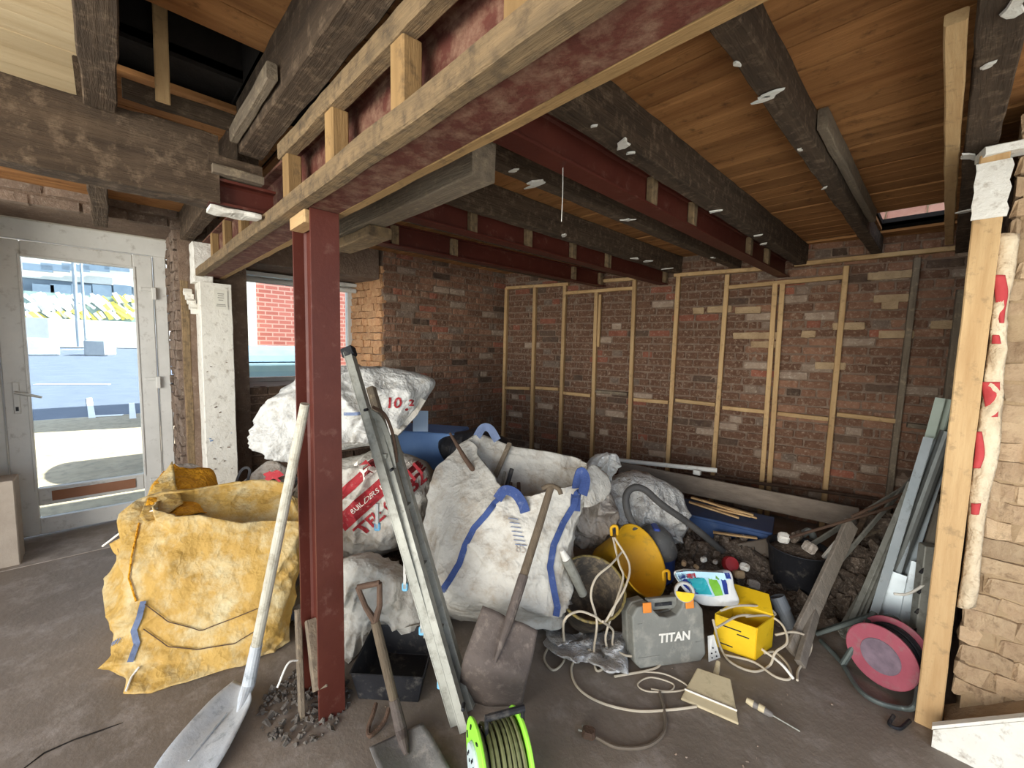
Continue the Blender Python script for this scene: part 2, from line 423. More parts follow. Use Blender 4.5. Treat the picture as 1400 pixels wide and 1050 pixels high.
def bricks(parent, O, U, N, W, H, m, holes=(), z0=0., rough=False, limit=300, skip=0., proud=.008, bond=0, visible=None, alt=()):
    """lay bricks on the face through O (bottom left), U to the right, N out of the wall"""
    U = V(U).normalized(); N = V(N).normalized(); Z = V((0, 0, 1))
    st, hd = (BR2, HB2) if rough else (BR, HB)
    R = Matrix((U, -N, Z)).transposed()
    if R.determinant() < 0: R = Matrix((-U, -N, Z)).transposed()
    lay = []
    c = 0; z = z0
    while z+.03 < H:
        u = -(.0 if c % 2 else .056)-random.random()*.03; k = random.randint(0, 3); hdr = (c % 4 == 3) if bond == 0 else (bond == 2)
        while u < W:
            L = .1 if (hdr or (bond == 1 and k % 2)) else .213
            a, b = max(u, 0.), min(u+L, W)
            ok = b-a > .03
            for (h0, h1, g0, g1) in holes:
                if g0 < z+.032 < g1:
                    if a < h0 < b: b = h0-.005
                    if a < h1 < b: a = h1+.005
                    if a >= h0-.001 and b <= h1+.001: ok = False
            if ok and b-a > .03 and random.random() > skip:
                lay.append(((a+b)/2, z+.0375+random.uniform(-.003, .003), b-a, L))
            u += L+.011; k += 1
        z += .075; c += 1
    objs = []
    for (u, zz, ln, L) in lay:
        p = V(O)+U*u+Z*(zz-0)+N*(proud-.02+random.uniform(-.006, .006))
        a = proj(p); vis = a[2] > .1 and -30 < a[0] < 1430 and -30 < a[1] < 1080
        if visible and vis: vis = visible(a[0], a[1])
        objs.append((0 if vis else 1, a[2], p, ln, L))
    objs.sort(key=lambda t: (t[0], t[1]))
    rests = {}
    for i, (iv, dd, p, ln, L) in enumerate(objs):
        me = random.choice(hd if L < .15 else st)
        ang = random.uniform(-.012, .012); Rz = R @ Matrix.Rotation(ang, 3, 'Y')
        sx = ln/L
        mm = m
        if alt and random.random() < .2: mm = random.choice(alt)
        if iv == 0 and i < limit:
            if not me.materials: me.materials.append(m)
            o = bpy.data.objects.new('brick', me); COL.objects.link(o); o.parent = parent
            o.matrix_parent_inverse = Matrix.Translation(parent.location).inverted()
            o.matrix_basis = Matrix.Translation(p) @ Rz.to_4x4() @ Matrix.Diagonal((sx, 1, 1, 1))
            if me.materials[0] != mm:
                o.material_slots[0].link = 'OBJECT'; o.material_slots[0].material = mm
        else:
            rests.setdefault(mm.name, MB()).add([p+Rz @ V((v.co.x*sx, v.co.y, v.co.z)) for v in me.vertices], [tuple(f.vertices) for f in me.polygons])
    for k_, r_ in rests.items(): r_.make('brickwork', MATS[k_], parent, kind='stuff')

# ------------------------------------------------------------------ floor
YB = lambda x: 4.609+.212*x          # face of the back wall (it runs askew)
fl = MB()
fl.box((-1.72, 1.45, -.1), (6.1, 6.6, .2))
floor = struct(fl.make('floor', m_conc), 'dusty grey concrete floor')
# threshold in the door recess and a shallow crack of the slab beside the yellow bag
MB().box((-4.42, -.14, -.02), (.7, 1.06, .05)).make('threshold', m_conc, floor)
cr_pts = [F(u, v, .0005) for u, v in ((20, 1060), (60, 1030), (100, 1012), (135, 1000), (168, 988))]
MB().tube(cr_pts, [.001, .004, .003, .004, .001], 6).make('crack', m_dark, floor)

# ------------------------------------------------------------------ left wall (street side)
XI, XO = -4.05, -4.72
wl = MB()
def wbox(y0, y1, z0, z1, x0=XO, x1=XI): wl.box(((x0+x1)/2, (y0+y1)/2, (z0+z1)/2), (x1-x0, y1-y0, z1-z0))
wbox(-1.8, -.68, -.2, 3.2); wbox(-.68, .40, 2.33, 3.2); wbox(.40, .84, -.2, 3.2); wbox(.84, 2.0, -.2, 1.10); wbox(.84, 2.0, 2.16, 3.2)
wl.prism([(XO, 1.95), (XI, 2.05), (XI, 3.9), (XO, 3.9)], (0, 0, -.2), (1, 0, 0), (0, 1, 0), 3.4)
wall_left = struct(wl.make('wall_left', m_mortar), 'thick brick street wall with door and window')
bricks(wall_left, (XI, 2.05, 0), (0, 1, 0), (1, 0, 0), 1.72, 2.45, m_brick, limit=260, alt=(m_brick_g, m_brick_r, m_brick_d, m_brick_p), proud=.003)
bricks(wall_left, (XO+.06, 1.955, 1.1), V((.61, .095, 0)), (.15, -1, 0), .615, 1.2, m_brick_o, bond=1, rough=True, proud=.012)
bricks(wall_left, (XO+.06, .40, 0), (1, 0, 0), (0, -1, 0), .6, 2.33, m_brick_g, rough=True, bond=1)
bricks(wall_left, (XI, .84, .0), (0, 1, 0), (1, 0, 0), 1.2, 1.1, m_brick_d)
bricks(wall_left, (XI, -.68, 2.32), (0, 1, 0), (1, 0, 0), 1.3, .16, m_brick_g)
# lath and mortar smears along the reveal edge
wood_pad = timber((XI-.02, .43, .0), (XI-.02, .43, 1.95), .05, .05, (1, 0, 0), .003).make('reveal_batten', tdusty('z'), wall_left)

# ------------------------------------------------------------------ back wall with studs
A0, A1 = V((XI-.05, YB(XI-.05), 0)), V((.3, YB(.3), 0))
UB = (A1-A0).normalized(); NB = V((UB.y, -UB.x, 0))
wb = MB(); wb.prism([(0, 0), ((A1-A0).length, 0), ((A1-A0).length, 2.5), (0, 2.5)], A0-NB*.25, UB, (0, 0, 1), -.25)
wb.v = []; wb.f = []
c = (A0+A1)/2-NB*.125; Rb = Matrix((UB, -NB, V((0, 0, 1)))).transposed()
wb.box(c+V((0, 0, 1.15)), ((A1-A0).length+.4, .25, 2.7), Rb)
wall_back = struct(wb.make('wall_back', m_mortar), 'rough brick back wall behind the stud frame')
bricks(wall_back, A0, UB, NB, (A1-A0).length, 2.46, m_brick, limit=300, visible=lambda u, v: v < 720 and u > 690, alt=(m_brick_g, m_brick_r, m_brick_p, m_brick_d), proud=.003)
# a few limewashed bricks left proud in the wall
BP = A0+NB*.045   # plane of the stud faces
def onb(u, v, off=.045): return PP(u, v, A0+NB*off, NB)
for (u, v) in ((1222, 376), (1197, 378), (1160, 446), (1218, 408), (1225, 457), (1298, 444), (984, 423), (1023, 424), (1045, 459), (1020, 459), (955, 425), (1135, 500), (1045, 471), (1105, 457), (1216, 418)):
    p = onb(u, v, .006); o = bpy.data.objects.new('brick', random.choice(BR if random.random() < .5 else HB)); COL.objects.link(o); o.parent = wall_back
    o.matrix_basis = Matrix.Translation(p) @ Rb.to_4x4(); o.material_slots[0].link = 'OBJECT'; o.material_slots[0].material = m_mort_c

sf = thing('stud_frame', 'pale softwood stud frame nailed against the long brick back wall', 'stud frame', onb(1000, 690) * V((1, 1, 0)) if False else V((onb(1000, 690).x, onb(1000, 690).y, 0)))
def bstud(u0, v0, u1, v1, w_=.04, dp=.05, off=.035, name='stud', jit=.0015, m=None, toz=None):
    a = PP(u0, v0, A0+NB*off, NB); b = PP(u1, v1, A0+NB*off, NB)
    if toz is not None: b = a.lerp(b, (a.z-toz)/(a.z-b.z))
    d = (b-a).normalized(); ax = 'z' if abs(d.z) > .7 else 'x'
    return timber(a, b, w_, dp, NB, jit).make(name, m or tnew(ax), sf)
for (u0, v0, u1, v1, m) in ((693, 394, 688, 600, 0), (732, 392, 727, 600, 0), (773, 388, 766, 600, 0), (816, 400, 810, 600, 0), (868, 383, 860, 610, 0), (928, 378, 914, 620, 0), (995, 376, 977, 620, 0), (1060, 388, 1042, 655, 0), (1070, 388, 1052, 655, 0), (1157, 364, 1127, 680, 0), (1254, 353, 1222, 620, 1), (1313, 396, 1293, 560, 1)):
    bstud(u0, v0, u1, v1, toz=.005, m=tgrey('z') if m else None)
bstud(821, 403, 818, 474, .03, .04)
for (u0, v0, u1, v1) in ((693, 394, 778, 388.5), (774, 401, 868, 394), (822, 384.5, 868, 381), (922, 376.5, 1046, 367.5), (997, 393, 1152, 379), (1086, 362, 1322, 338)):
    bstud(u0, v0, u1, v1, .036, .05, name='top_plate')
xs = [(691, 530.5), (729, 530.5), (769, 531.5), (812, 539.5), (863, 546.5), (919, 548.5), (984, 556), (1048, 562), (1137, 569), (1232, 577), (1300, 584)]
bstud(692, 530, 725, 531, .036, .05, name='noggin'); bstud(733, 530, 764, 532, .036, .05, name='noggin')
bstud(771, 537, 808, 541, .036, .05, name='noggin'); bstud(815, 535, 858, 539, .036, .05, name='noggin', m=tgrey('x'))
bstud(867, 546, 914, 550, .036, .05, name='noggin'); bstud(924, 547, 978, 553, .036, .05, name='noggin')
bstud(988, 557, 1046, 563, .036, .05, name='noggin'); bstud(1063, 565, 1132, 573, .036, .05, name='noggin')
bstud(1144, 566, 1228, 576, .036, .05, name='noggin'); bstud(1240, 581, 1272, 585, .036, .05, name='noggin', m=tgrey('x'))

# ------------------------------------------------------------------ right wall: side wall and the brick nib by the post
wr = MB()
wr.box((.33, 3.7, 1.15), (.3, 2.5, 2.7)); wr.box((.9, 2.56, 1.15), (1.5, .28, 2.7))
wall_right = struct(wr.make('wall_right', m_mort_c), 'crumbling brick nib wall on the right')
bricks(wall_right, (.13, 2.42, .14), (1, 0, 0), (0, -1, 0), 1.0, 2.45, m_brick_c, rough=True, bond=1, proud=-.008)
bricks(wall_right, (.18, 2.46, .0), (0, 1, 0), (-1, 0, 0), 2.1, 2.4, m_brick_d)
# painted board at the foot of the nib, its top edge rising to the right, with a mortar ledge above
pl = MB()
q = [PY(1276, 997, 2.23), PY(1400, 985, 2.23)]
sl = (q[1].z-q[0].z)/(q[1].x-q[0].x)
zt = lambda x: q[0].z+sl*(x-q[0].x)
pl.prism([(q[0].x, 0), (.75, 0), (.75, zt(.75)), (q[0].x, zt(q[0].x))], (0, 2.245, 0), (1, 0, 0), (0, 0, 1), .02)
tr = struct(pl.make('trim_1', m_paint), 'white painted board at the foot of the right brick nib')
MB().prism([(q[0].x-.004, zt(q[0].x)), (.75, zt(.75)), (.75, zt(.75)+.014), (q[0].x-.004, zt(q[0].x)+.014)], (0, 2.25, 0), (1, 0, 0), (0, 0, 1), .026).make('moulding', m_paint, tr)
MB().prism([(q[0].x+.03, zt(q[0].x)-.02), (.75, zt(.75)-.02), (.75, .0), (q[0].x+.03, 0)], (0, 2.46, 0), (1, 0, 0), (0, 0, 1), .2).make('mortar_ledge', m_mort_c, wall_right)

# ------------------------------------------------------------------ ceiling: boards, voids
ZB = 2.45
ce = MB()
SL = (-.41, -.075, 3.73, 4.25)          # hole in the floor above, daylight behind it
def slab(x0, x1, y0, y1, z=2.515, t=.03): ce.box(((x0+x1)/2, (y0+y1)/2, z), (x1-x0, y1-y0, t))  # dark layer added above the boards so gaps and void stay dark
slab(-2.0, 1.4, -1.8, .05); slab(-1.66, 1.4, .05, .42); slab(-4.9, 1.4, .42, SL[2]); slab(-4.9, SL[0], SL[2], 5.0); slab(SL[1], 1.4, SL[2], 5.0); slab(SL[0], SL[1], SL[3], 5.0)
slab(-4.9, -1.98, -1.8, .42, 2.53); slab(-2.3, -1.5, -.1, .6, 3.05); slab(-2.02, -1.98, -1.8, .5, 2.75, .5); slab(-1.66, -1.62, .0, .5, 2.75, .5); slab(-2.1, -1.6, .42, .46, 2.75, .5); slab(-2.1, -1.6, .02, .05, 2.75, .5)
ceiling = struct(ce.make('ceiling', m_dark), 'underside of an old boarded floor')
def board(x0, x1, y0, y1, ax, m, dz=0., wav=.0):
    c = ((x0+x1)/2, (y0+y1)/2, ZB+.011+dz)
    if ax == 'x': b = timber((x0, c[1], c[2]), (x1, c[1], c[2]), (y1-y0), .02, (0, 0, 1), .0006, 10, .001)
    else: b = timber((c[0], y0, c[2]), (c[0], y1, c[2]), (x1-x0), .02, (0, 0, 1), .0006, 10, .001)
    return b.make('floorboard', m, ceiling)
y = .66
while y < 4.55:
    wdt = .146; g = .006
    if y <= 2.34 < y+.152 or y <= 3.2 < y+.152: g = .03
    hi = y+wdt
    x1 = .17 if y > 2.45 else 1.3
    if hi > SL[2] and y < SL[3]:
        if y < SL[2]-.02: board(-4.05, x1, y, SL[2], 'x', tboard('x')); y = SL[2]
        board(-4.05, SL[0], y, min(hi, 4.25), 'x', tboard('x')); board(SL[1], x1, y, min(hi, 4.25), 'x', tboard('x'))
    else: board(-4.05, x1, y, hi, 'x', tboard('x'))
    y = hi+g
x = -1.64
while x < 1.2:
    board(x, x+.145, .05, .65, 'y', tboard('y')); x += .151
x = -2.72
while x < 1.2:
    board(x, x+.12, -1.75, -.02, 'y', tpale('y') if x < -.9 else tboard('y'), random.uniform(-.001, .002)); x += .1225
x = -4.05
while x < -2.15:
    board(x, x+.145, -1.6 if x < -2.95 else -.01, .64, 'y', tboard('y')); x += .149
# upper wall seen in daylight through the hole in the boards
up = MB().box((-.25, 4.32, 3.0), (1.6, .1, 1.0)); wu = struct(up.make('wall_upper', m_mort_c), 'sunlit upper storey brickwork seen through the hole')
bricks(wu, (-1.0, 4.27, 2.52), (1, 0, 0), (0, -1, 0), 1.5, .8, mat('pink_brick', '#c98a72', '#dba58b', 12, .9, .5, rnd=.12))

# ------------------------------------------------------------------ steel and timber overhead
def px_y(u, v, y): return PY(u, v, y)
def steel_beam(label, x, z, y0, y1, dep=.15, bf=.09, packs=(), x1=None):
    t = thing('steel_beam', label, 'steel beam', (x, y0, z))
    x1 = x if x1 is None else x1
    ibeam((x, y0, z+dep/2), (x1, y1, z+dep/2), dep, bf, .007, .009).make('beam', m_steel, t)
    for (u, v, w_) in packs:
        p = PX(u, v, x+.03)
        yy = p.y; xx = x+(x1-x)*(yy-y0)/(y1-y0)
        timber((xx+.024, yy, z+.012), (xx+.024, yy, z+dep-.012), w_, .036, (1, 0, 0), .001).make('packer', tdusty('z'), t)
    return t
# main beam
mbm = thing('main_steel_beam', 'long red oxide steel beam with timber plates crossing overhead above the column', 'steel beam', (-1.7, .583, 1.98))
ibeam((-3.98, .583, 2.107), (1.3, .583, 2.107), .254, .101, .008, .011).make('beam', m_steel_d, mbm)
timber((-3.95, .507, 2.003), (1.2, .507, 2.003), .05, .056, (0, 0, 1), .003, 60).make('timber_plate', tdusty('x'), mbm)
timber((-3.95, .652, 2.005), (1.2, .652, 2.005), .036, .05, (0, 0, 1), .003, 60).make('timber_plate', tmid('x'), mbm)
timber((-1.78, .505, 2.207), (1.2, .505, 2.207), .046, .056, (0, 0, 1), .003, 60).make('timber_plate', tdusty('x'), mbm)
for (u, v) in ((396, 255), (456, 210), (550, 130), (712, 30)):
    xx = PY(u, v, .505).x
    timber((xx, .515, 2.03), (xx, .515, 2.18), .05, .06, (1, 0, 0), .001).make('packer', tmid('z'), mbm)
for xx in (-3.3, -2.9, -2.5): timber((xx, .515, 2.03), (xx, .515, 2.18), .04, .05, (1, 0, 0), .001).make('packer', tmid('z'), mbm)
steel_beam('red steel beam nearest the camera in the back bay, timber packers in its web', -1.055, 2.18, .66, YB(-1.055)-.03, packs=((893, 265, .05), (948, 297, .05), (1025, 345, .05), (1049, 357, .05)))
steel_beam('middle red steel beam in the back bay between the grey trimmer and the studs', -2.07, 2.18, .70, YB(-2.05)-.03, packs=((647, 302, .055), (723, 324, .055), (784, 343, .055), (832, 357, .055), (910, 379, .05)))
steel_beam('farthest red steel beam, beside the street wall brickwork', -2.82, 2.2, .70, YB(-2.75)-.03, packs=((538, 331, .05), (617, 347, .06), (776, 380, .05), (811, 386, .05)), x1=-2.72)
def joist(label, x, zb, y0, y1, wd=.075, m=None, ztop=2.45, group=None):
    return tag(timber((x, y0, (zb+ztop)/2), (x, y1, (zb+ztop)/2), wd, ztop-zb, (0, 0, 1), .005, 44).make('ceiling_joist', m or tdark('y')), label, 'joist', group)
jA = joist('thick dark joist alongside the nearest red beam in the back bay', -.935, 2.275, .68, YB(-.94)-.02, .08)
jB = joist('dark joist with plaster scraps between the orange floorboards', -.455, 2.325, .68, YB(-.45)-.02, .07)
jC = joist('dark wide joist above the right hand post', .03, 2.28, .68, YB(.03)-.02, .085)
jD1 = joist('dark joist just beyond the nearest red beam', -1.43, 2.29, .68, YB(-1.43)-.02)
jD2 = joist('dark joist alongside the middle red beam', -1.945, 2.28, .68, YB(-1.94)-.02)
jD3 = joist('dark joist between the middle and the farthest red beam', -2.45, 2.29, .68, YB(-2.45)-.02)
jD4 = joist('dark joist next to the street wall in the back bay', -3.2, 2.29, .68, YB(-3.2)-.02)
tag(timber((-.40, PX(1125, 158, -.4).y, 2.405), (-.40, 3.6, 2.405), .035, .08, (0, 0, 1), .003).make('sister_timber', tgrey('y')), 'brown short timber nailed beside the joist with plaster scraps', 'timber')
tag(timber((-.045, 1.47, 2.30), (-.045, 4.25, 2.30), .042, .03, (0, 0, 1), .002).make('ceiling_batten', tnew('y')), 'orange softwood batten fixed along the dark joist above the post', 'batten')
def lj(label, y, x0, x1, wd, zb=2.25, m=None):
    return tag(timber((x0, y, (zb+2.45)/2), (x1, y, (zb+2.45)/2), wd, 2.45-zb, (0, 0, 1), .006, 40).make('ceiling_joist', m or tdark('x')), label, 'joist')
j1 = lj('thick dark joist parallel to the main beam, upper left', .448, -2.03, 1.2, .085)
j2 = lj('dark joist running past the pale boards at the upper left edge', .012, -1.99, 1.2, .078)
j3 = lj('short joist over the door recess, in line with the pale boards', -.005, -4.04, -2.12, .075)
j4 = lj('short joist end resting beside the white pillar top', .46, -4.04, -2.12, .08)
tag(timber((-2.0, .385, 2.30), (-1.45, .385, 2.30), .03, .05, (0, 0, 1), .004).make('sister_batten', tgrey('x')), 'thin grey batten nailed to the thick upper left joist', 'batten')
tag(timber((-1.93, .17, 2.31), (-1.90, .17, 2.62), .012, .04, (0, 1, 0), .001).make('loose_lath', tnew('z')), 'short upright lath hanging in the dark void', 'lath')
tag(timber((-2.06, -1.6, 2.155), (-2.06, .335, 2.155), .12, .25, (0, 0, 1), .008, 40).make('trimmer_beam', tdark('y')), 'massive dark old timber beam across the upper left, above the door', 'beam')
tag(timber((-2.03, .07, 2.36), (-2.03, .40, 2.36), .03, .06, (0, 0, 1), .004).make('void_plank', tdark('y')), 'dark plank on top of the massive beam inside the void', 'plank')
stub = thing('steel_stub', 'short red steel stub joining the massive timber to the main beam', 'steel beam', (-2.05, .4, 2.03))
ibeam((-2.05, .30, 2.08), (-2.05, .533, 2.08), .10, .09, .008, .01).make('beam', m_steel, stub)
timber((-2.0, .31, 2.15), (-2.0, .48, 2.15), .07, .03, (0, 0, 1), .003).make('packer', tgrey('y'), stub)
timber((-2.02, .30, 2.19), (-2.02, .48, 2.19), .07, .04, (0, 0, 1), .003).make('packer', tdark('y'), stub)
tag(timber((-2.02, .30, 2.012), (-2.02, .47, 2.006), .09, .016, (0, 0, 1), .014, 14).make('plaster_chunk', m_white), 'broken white plaster edge under the short red steel stub', 'plaster')
tag(timber((-2.35, .93, 2.13), (-1.12, .93, 2.13), .10, .14, (0, 0, 1), .003).make('trimmer', tgrey('x')), 'grey weathered trimmer timber behind the main beam', 'beam')
tag(timber((-2.36, .95, 2.03), (-1.9, .95, 2.03), .11, .05, (0, 0, 1), .005).make('timber_offcut', tdusty('x')), 'yellowish timber offcut wedged behind the column head', 'timber')
# plaster scraps hanging on the joists
def flake(parent, u, v, plane, r, seed):
    c = plane(u, v); m = MB(); n = 9; rings = []
    pts = [V((math.cos(a)*r*(.7+.9*noise.noise(V((a*1.7, seed*3, 0)))), math.sin(a)*r*.5*(.7+.9*noise.noise(V((a*1.9, seed*2, 3)))), 0)) for a in (2*math.pi*i/n for i in range(n))]
    R = Matrix.Rotation(seed*1.3, 3, 'Z')
    m.loft([[c+R@p+V((0, 0, .0)) for p in pts], [c+R@(p*.9)+V((0, 0, -.006)) for p in pts]], True, True)
    m.make('plaster_flake', m_white, parent)
for (par, u, v, pl_, r) in ((jA, 852, 197, 2.272, .035), (jA, 862, 208, 2.272, .018), (jA, 812, 171, 2.272, .012), (jA, 980, 288, 2.272, .03), (jA, 1034, 322, 2.272, .03), (jA, 1045, 333, 2.272, .025), (jB, 1057, 126, 2.322, .022), (jB, 1046, 134, 2.322, .028), (jB, 1008, 86, 2.322, .012), (jB, 1094, 204, 2.322, .015), (jB, 1128, 256, 2.322, .014), (jD1, 733, 251, 2.287, .05), (jD1, 858, 300, 2.287, .03), (jD1, 704, 232, 2.287, .02), (jD2, 868, 353, 2.277, .04), (jD2, 885, 357, 2.277, .04), (jD2, 912, 367, 2.277, .04), (jD2, 772, 321, 2.277, .03), (jC, 1388, 8, 2.277, .03), (jC, 1352, 88, 2.277, .012), (jC, 1326, 213, 2.277, .03), (jC, 1322, 288, 2.277, .035), (jD1, 975, 352, 2.287, .03)):
    flake(par, u, v, lambda a, b, z=pl_: F(a, b, z), r*1.7, random.random()*9)
hw = PX(769, 244, -1.055); hw.z = 2.182
tag(cable([hw, hw+V((0, .004, -.09)), hw+V((.002, 0, -.2))], .0015).make('hanging_wire', m_white), 'thin pale wire hanging from the nearest red beam', 'wire')

# ------------------------------------------------------------------ red column
col = thing('steel_column', 'red oxide steel column standing in the middle left foreground', 'column', (-1.7, .583, 0))
ibeam((-1.7, .583, -.05), (-1.7, .583, 1.978), .205, .101, .008, .011, (1, 0, 0)).make('column_section', m_steel, col)
timber((-1.705, .545, 1.93), (-1.705, .545, 1.975), .17, .05, (0, 1, 0), .003).make('packer', tnew('x'), col)
tag(timber(V((-1.78, .57, .33)), V((-1.62, .545, .13)), .05, .06, (0, 0, 1), .005).make('timber_brace', tgrey('x')), 'grey dusty timber wedged inside the foot of the red column', 'timber')
st = thing('anchor_strap', 'thin upright timber strap with a cable tie beside the red column foot', 'strap', F(412, 985))
b0 = F(413, 984); t0 = V((-1.83, .53, .37))
timber(b0, t0, .03, .022, (0, 1, 0), .002).make('strap', tgrey('z'), st)
cable([t0.lerp(b0, .45)+V((.012, -.01, 0)), t0.lerp(b0, .45)+V((.02, -.05, .01)), t0.lerp(b0, .55)+V((.02, -.09, -.02))], .004).make('tie', m_white, st)

lb_ = PX(19, 657, -4.12)
struct(MB().box((-4.22, lb_.y-.2, lb_.z/2), (.2, .4, lb_.z), None, .006).make('trim_2', mat('stained_boxing', '#8d8072', '#a89b8b', 5, .8, .3)), 'stained boxed in corner left of the door')
# ------------------------------------------------------------------ door
XD = -4.66
door = thing('door_1', 'white half glazed plastic door with long pane', 'door', (XD, -.14, 0)); del door['category']; struct(door)
fr = MB()
def fbox(y0, y1, z0, z1, x=XD, t=.07, ch=.006): return MB().box((x, (y0+y1)/2, (z0+z1)/2), (t, y1-y0, z1-z0), None, ch)
fbox(-.68, .40, 2.19, 2.33).make('frame_head', m_upvc, door); fbox(.29, .375, .0, 2.19).make('frame_jamb', m_upvc, door); fbox(-.68, -.56, .0, 2.19).make('frame_jamb', m_upvc, door)
MB().box((XD+.02, -.14, 2.345), (.12, 1.08, .03), None, .004).make('head_trim', m_paint, door)
sash = MB()
for (y0, y1, z0, z1) in ((-.555, -.43, .02, 2.18), (.165, .285, .02, 2.18), (-.43, .165, 2.07, 2.18), (-.43, .165, .02, .14), (-.43, .165, .24, .37)):
    sash.box((XD+.02, (y0+y1)/2, (z0+z1)/2), (.06, y1-y0, z1-z0), None, .006)
so = sash.make('door_leaf', m_upvc, door)
gl = glass('clear_glass')
fbox(-.43, .165, .37, 2.07, XD, .012, 0).make('pane', gl, door); fbox(-.43, .165, .14, .24, XD, .012, 0).make('pane', gl, door)
for (y0, y1, z0, z1) in ((-.445, -.43, .355, 2.085), (.165, .18, .355, 2.085), (-.43, .165, 2.07, 2.085), (-.43, .165, .355, .37)):
    MB().box((XD+.052, (y0+y1)/2, (z0+z1)/2), (.012, y1-y0, z1-z0), None, .003).make('glazing_bead', m_upvc, door)
MB().box((XD+.056, -.125, .305), (.006, .47, .075)).make('cardboard_strip', mat('brown_card', '#8a5f43', '#a0735a', 4, .9), door, 'brown cardboard strip taped to the mid rail')
h = MB().box((XD+.056, -.495, 1.06), (.012, .034, .23), None, .004).make('handle_plate', m_upvc, door)
MB().tube([(XD+.06, -.495, 1.10), (XD+.10, -.495, 1.10), (XD+.105, -.44, 1.085), (XD+.10, -.37, 1.06)], [.010, .010, .011, .008], 10).make('lever', mat('dull_lever', '#b9b7ae', '#cfcdc4', 6, .35, 0, .2), h)
MB().box((XD+.063, -.495, .98), (.006, .014, .03)).make('keyhole', m_black, h)
for z in (1.88, 1.14, .28):
    g = MB().box((XD+.06, .288, z), (.022, .03, .1), None, .005).make('hinge', m_upvc, door)
    MB().box((XD+.056, .245, z+.03), (.012, .085, .028), None, .005).make('hinge_leaf', m_upvc, g)

# ------------------------------------------------------------------ window
win = thing('window_1', 'shop window beside the white pillar', 'window', (-4.62, 1.4, 1.1)); del win['category']; struct(win)
for (y0, y1, z0, z1, n) in ((.84, .90, 1.15, 2.1, 'frame_jamb'), (1.9, 1.96, 1.15, 2.1, 'frame_jamb'), (.84, 1.96, 1.1, 1.16, 'frame_sill'), (.84, 1.96, 2.08, 2.16, 'frame_head')):
    fbox(y0, y1, z0, z1, -4.62, .07).make(n, m_upvc, win)
fbox(.90, 1.9, 1.16, 2.08, -4.62, .01, 0).make('pane', gl, win)
MB().box((-4.35, 1.42, 1.108), (.6, 1.15, .02), None, .004).make('sill_board', mat('dusty_sill', '#8d877b', '#a8a296', 6, .8, .2), win)
MB().box((-4.52, 1.42, 2.13), (.1, 1.14, .035), None, .005).make('blind_rail', m_upvc, win)
MB().tube([(-4.47, .88, 2.07), (-4.47, 1.94, 2.07)], .025, 12).make('blind_tube', m_upvc, win)

# ------------------------------------------------------------------ white pillar with a faded notice
pil = thing('white_pillar', 'tall white painted pillar with flaking paint between door and window', 'pillar', (-3.93, .6, 0))
timber((-3.94, .595, 0), (-3.94, .595, 1.93), .20, .22, (1, 0, 0), .003, 30).make('shaft', m_paint, pil)
timber((-3.95, .53, 1.93), (-3.95, .53, 2.22), .12, .16, (1, 0, 0), .008, 8).make('capping', m_white, pil)
nb_ = MB().box((PX(302, 410, -3.826)), (.003, .085, .14)).make('notice', mat('yellowed_notice', '#cfcabb', '#d6d1c2', 4, .8), pil, 'faded paper notice')
m_ink = mat('faint_ink', '#8d897e', '#98948a', 5, .8)
c = PX(302, 410, -3.823)
for i, (zz, wd) in enumerate(((.045, .04), (.03, .035), (.015, .04), (-.002, .03), (-.035, .055), (-.046, .06))):
    MB().box(c+V((0, .0, zz)), (.001, wd, .006)).make('print_line', m_ink, nb_)
for i in range(16):
    z = random.choice((.8, .95, 1.02, .75, .6, .7, 1.3, .55)); yy = random.uniform(.51, .68); r = random.uniform(.003, .009)
    MB().box((-3.828, yy, z+random.uniform(-.05, .05)), (.003, r*2.2, r), Matrix.Rotation(random.uniform(-.5, .5), 3, 'X')).make('paint_chip', m_brick_g if i % 4 else mat('blue_smear', '#5f7fa8', '#7c95b5', 5, .8), pil)
fl_ = MB(); 
for i in range(5): fl_.box((-3.98+.02*random.random(), .48-.01*i, 1.72+.035*i), (.03, .05, .04), Matrix.Rotation(i, 3, 'Y'))
tag(fl_.make('plaster_lump', m_white), 'lump of loose white plaster stuck on the pillar edge', 'plaster')

# ------------------------------------------------------------------ post on the right with wrapping
post = thing('timber_post', 'upright softwood post on the right with white patch on top', 'post', (.065, 2.33, 0))
timber((.066, 2.355, 0), (.066, 2.355, 2.24), .075, .05, (0, 1, 0), .002, 40).make('post', tnew('z'), post)
m = MB(); rs = []
for i in range(9):
    t = i/8; z = 2.01+.2*t; k = .004*math.sin(i*2.1)
    rs.append([V((.024+k*.5, 2.326, z)), V((.112+k, 2.326, z)), V((.112+k, 2.334, z)), V((.024+k*.5, 2.334, z))])
m.loft(rs, True, True).make('plaster_patch', m_white, post)
tag(timber((.03, 2.35, 2.245), (.15, 2.38, 2.255), .1, .03, (0, 0, 1), .004, 8).make('broken_slate', m_white), 'broken pale slab capping the right hand post', 'slab')
for i in range(14):
    pass
wrapm = mat('crumpled_paper_wrap', '#b8a283', '#d9c8aa', 10, .9, .35, dust='#8d7355', dustamt=.12, crease=9)
redm = mat('red_print', '#a53436', '#b84545', 8, .8, .2)
def strip(px, name, m, par, d0, th, seed=1.):
    # hanging crumpled strip: left and right edge pixels on the plane y = d0
    L = catmull([PY(a[0], a[2], d0) for a in px], 6); Rr = catmull([PY(a[1], a[2], d0) for a in px], 6); mb_ = MB(); rows = []
    for a, b in zip(L, Rr):
        row = []
        for j in range(9):
            t = j/8; p = a.lerp(b, t); p.y -= th*(math.sin(math.pi*t)*.6+.9*(crinkle(p, 14, seed)-.3))
            row.append(p)
        rows.append(row)
    mb_.loft(rows, closed=False)
    return mb_.make(name, m, par, smooth=True, solid=.003)
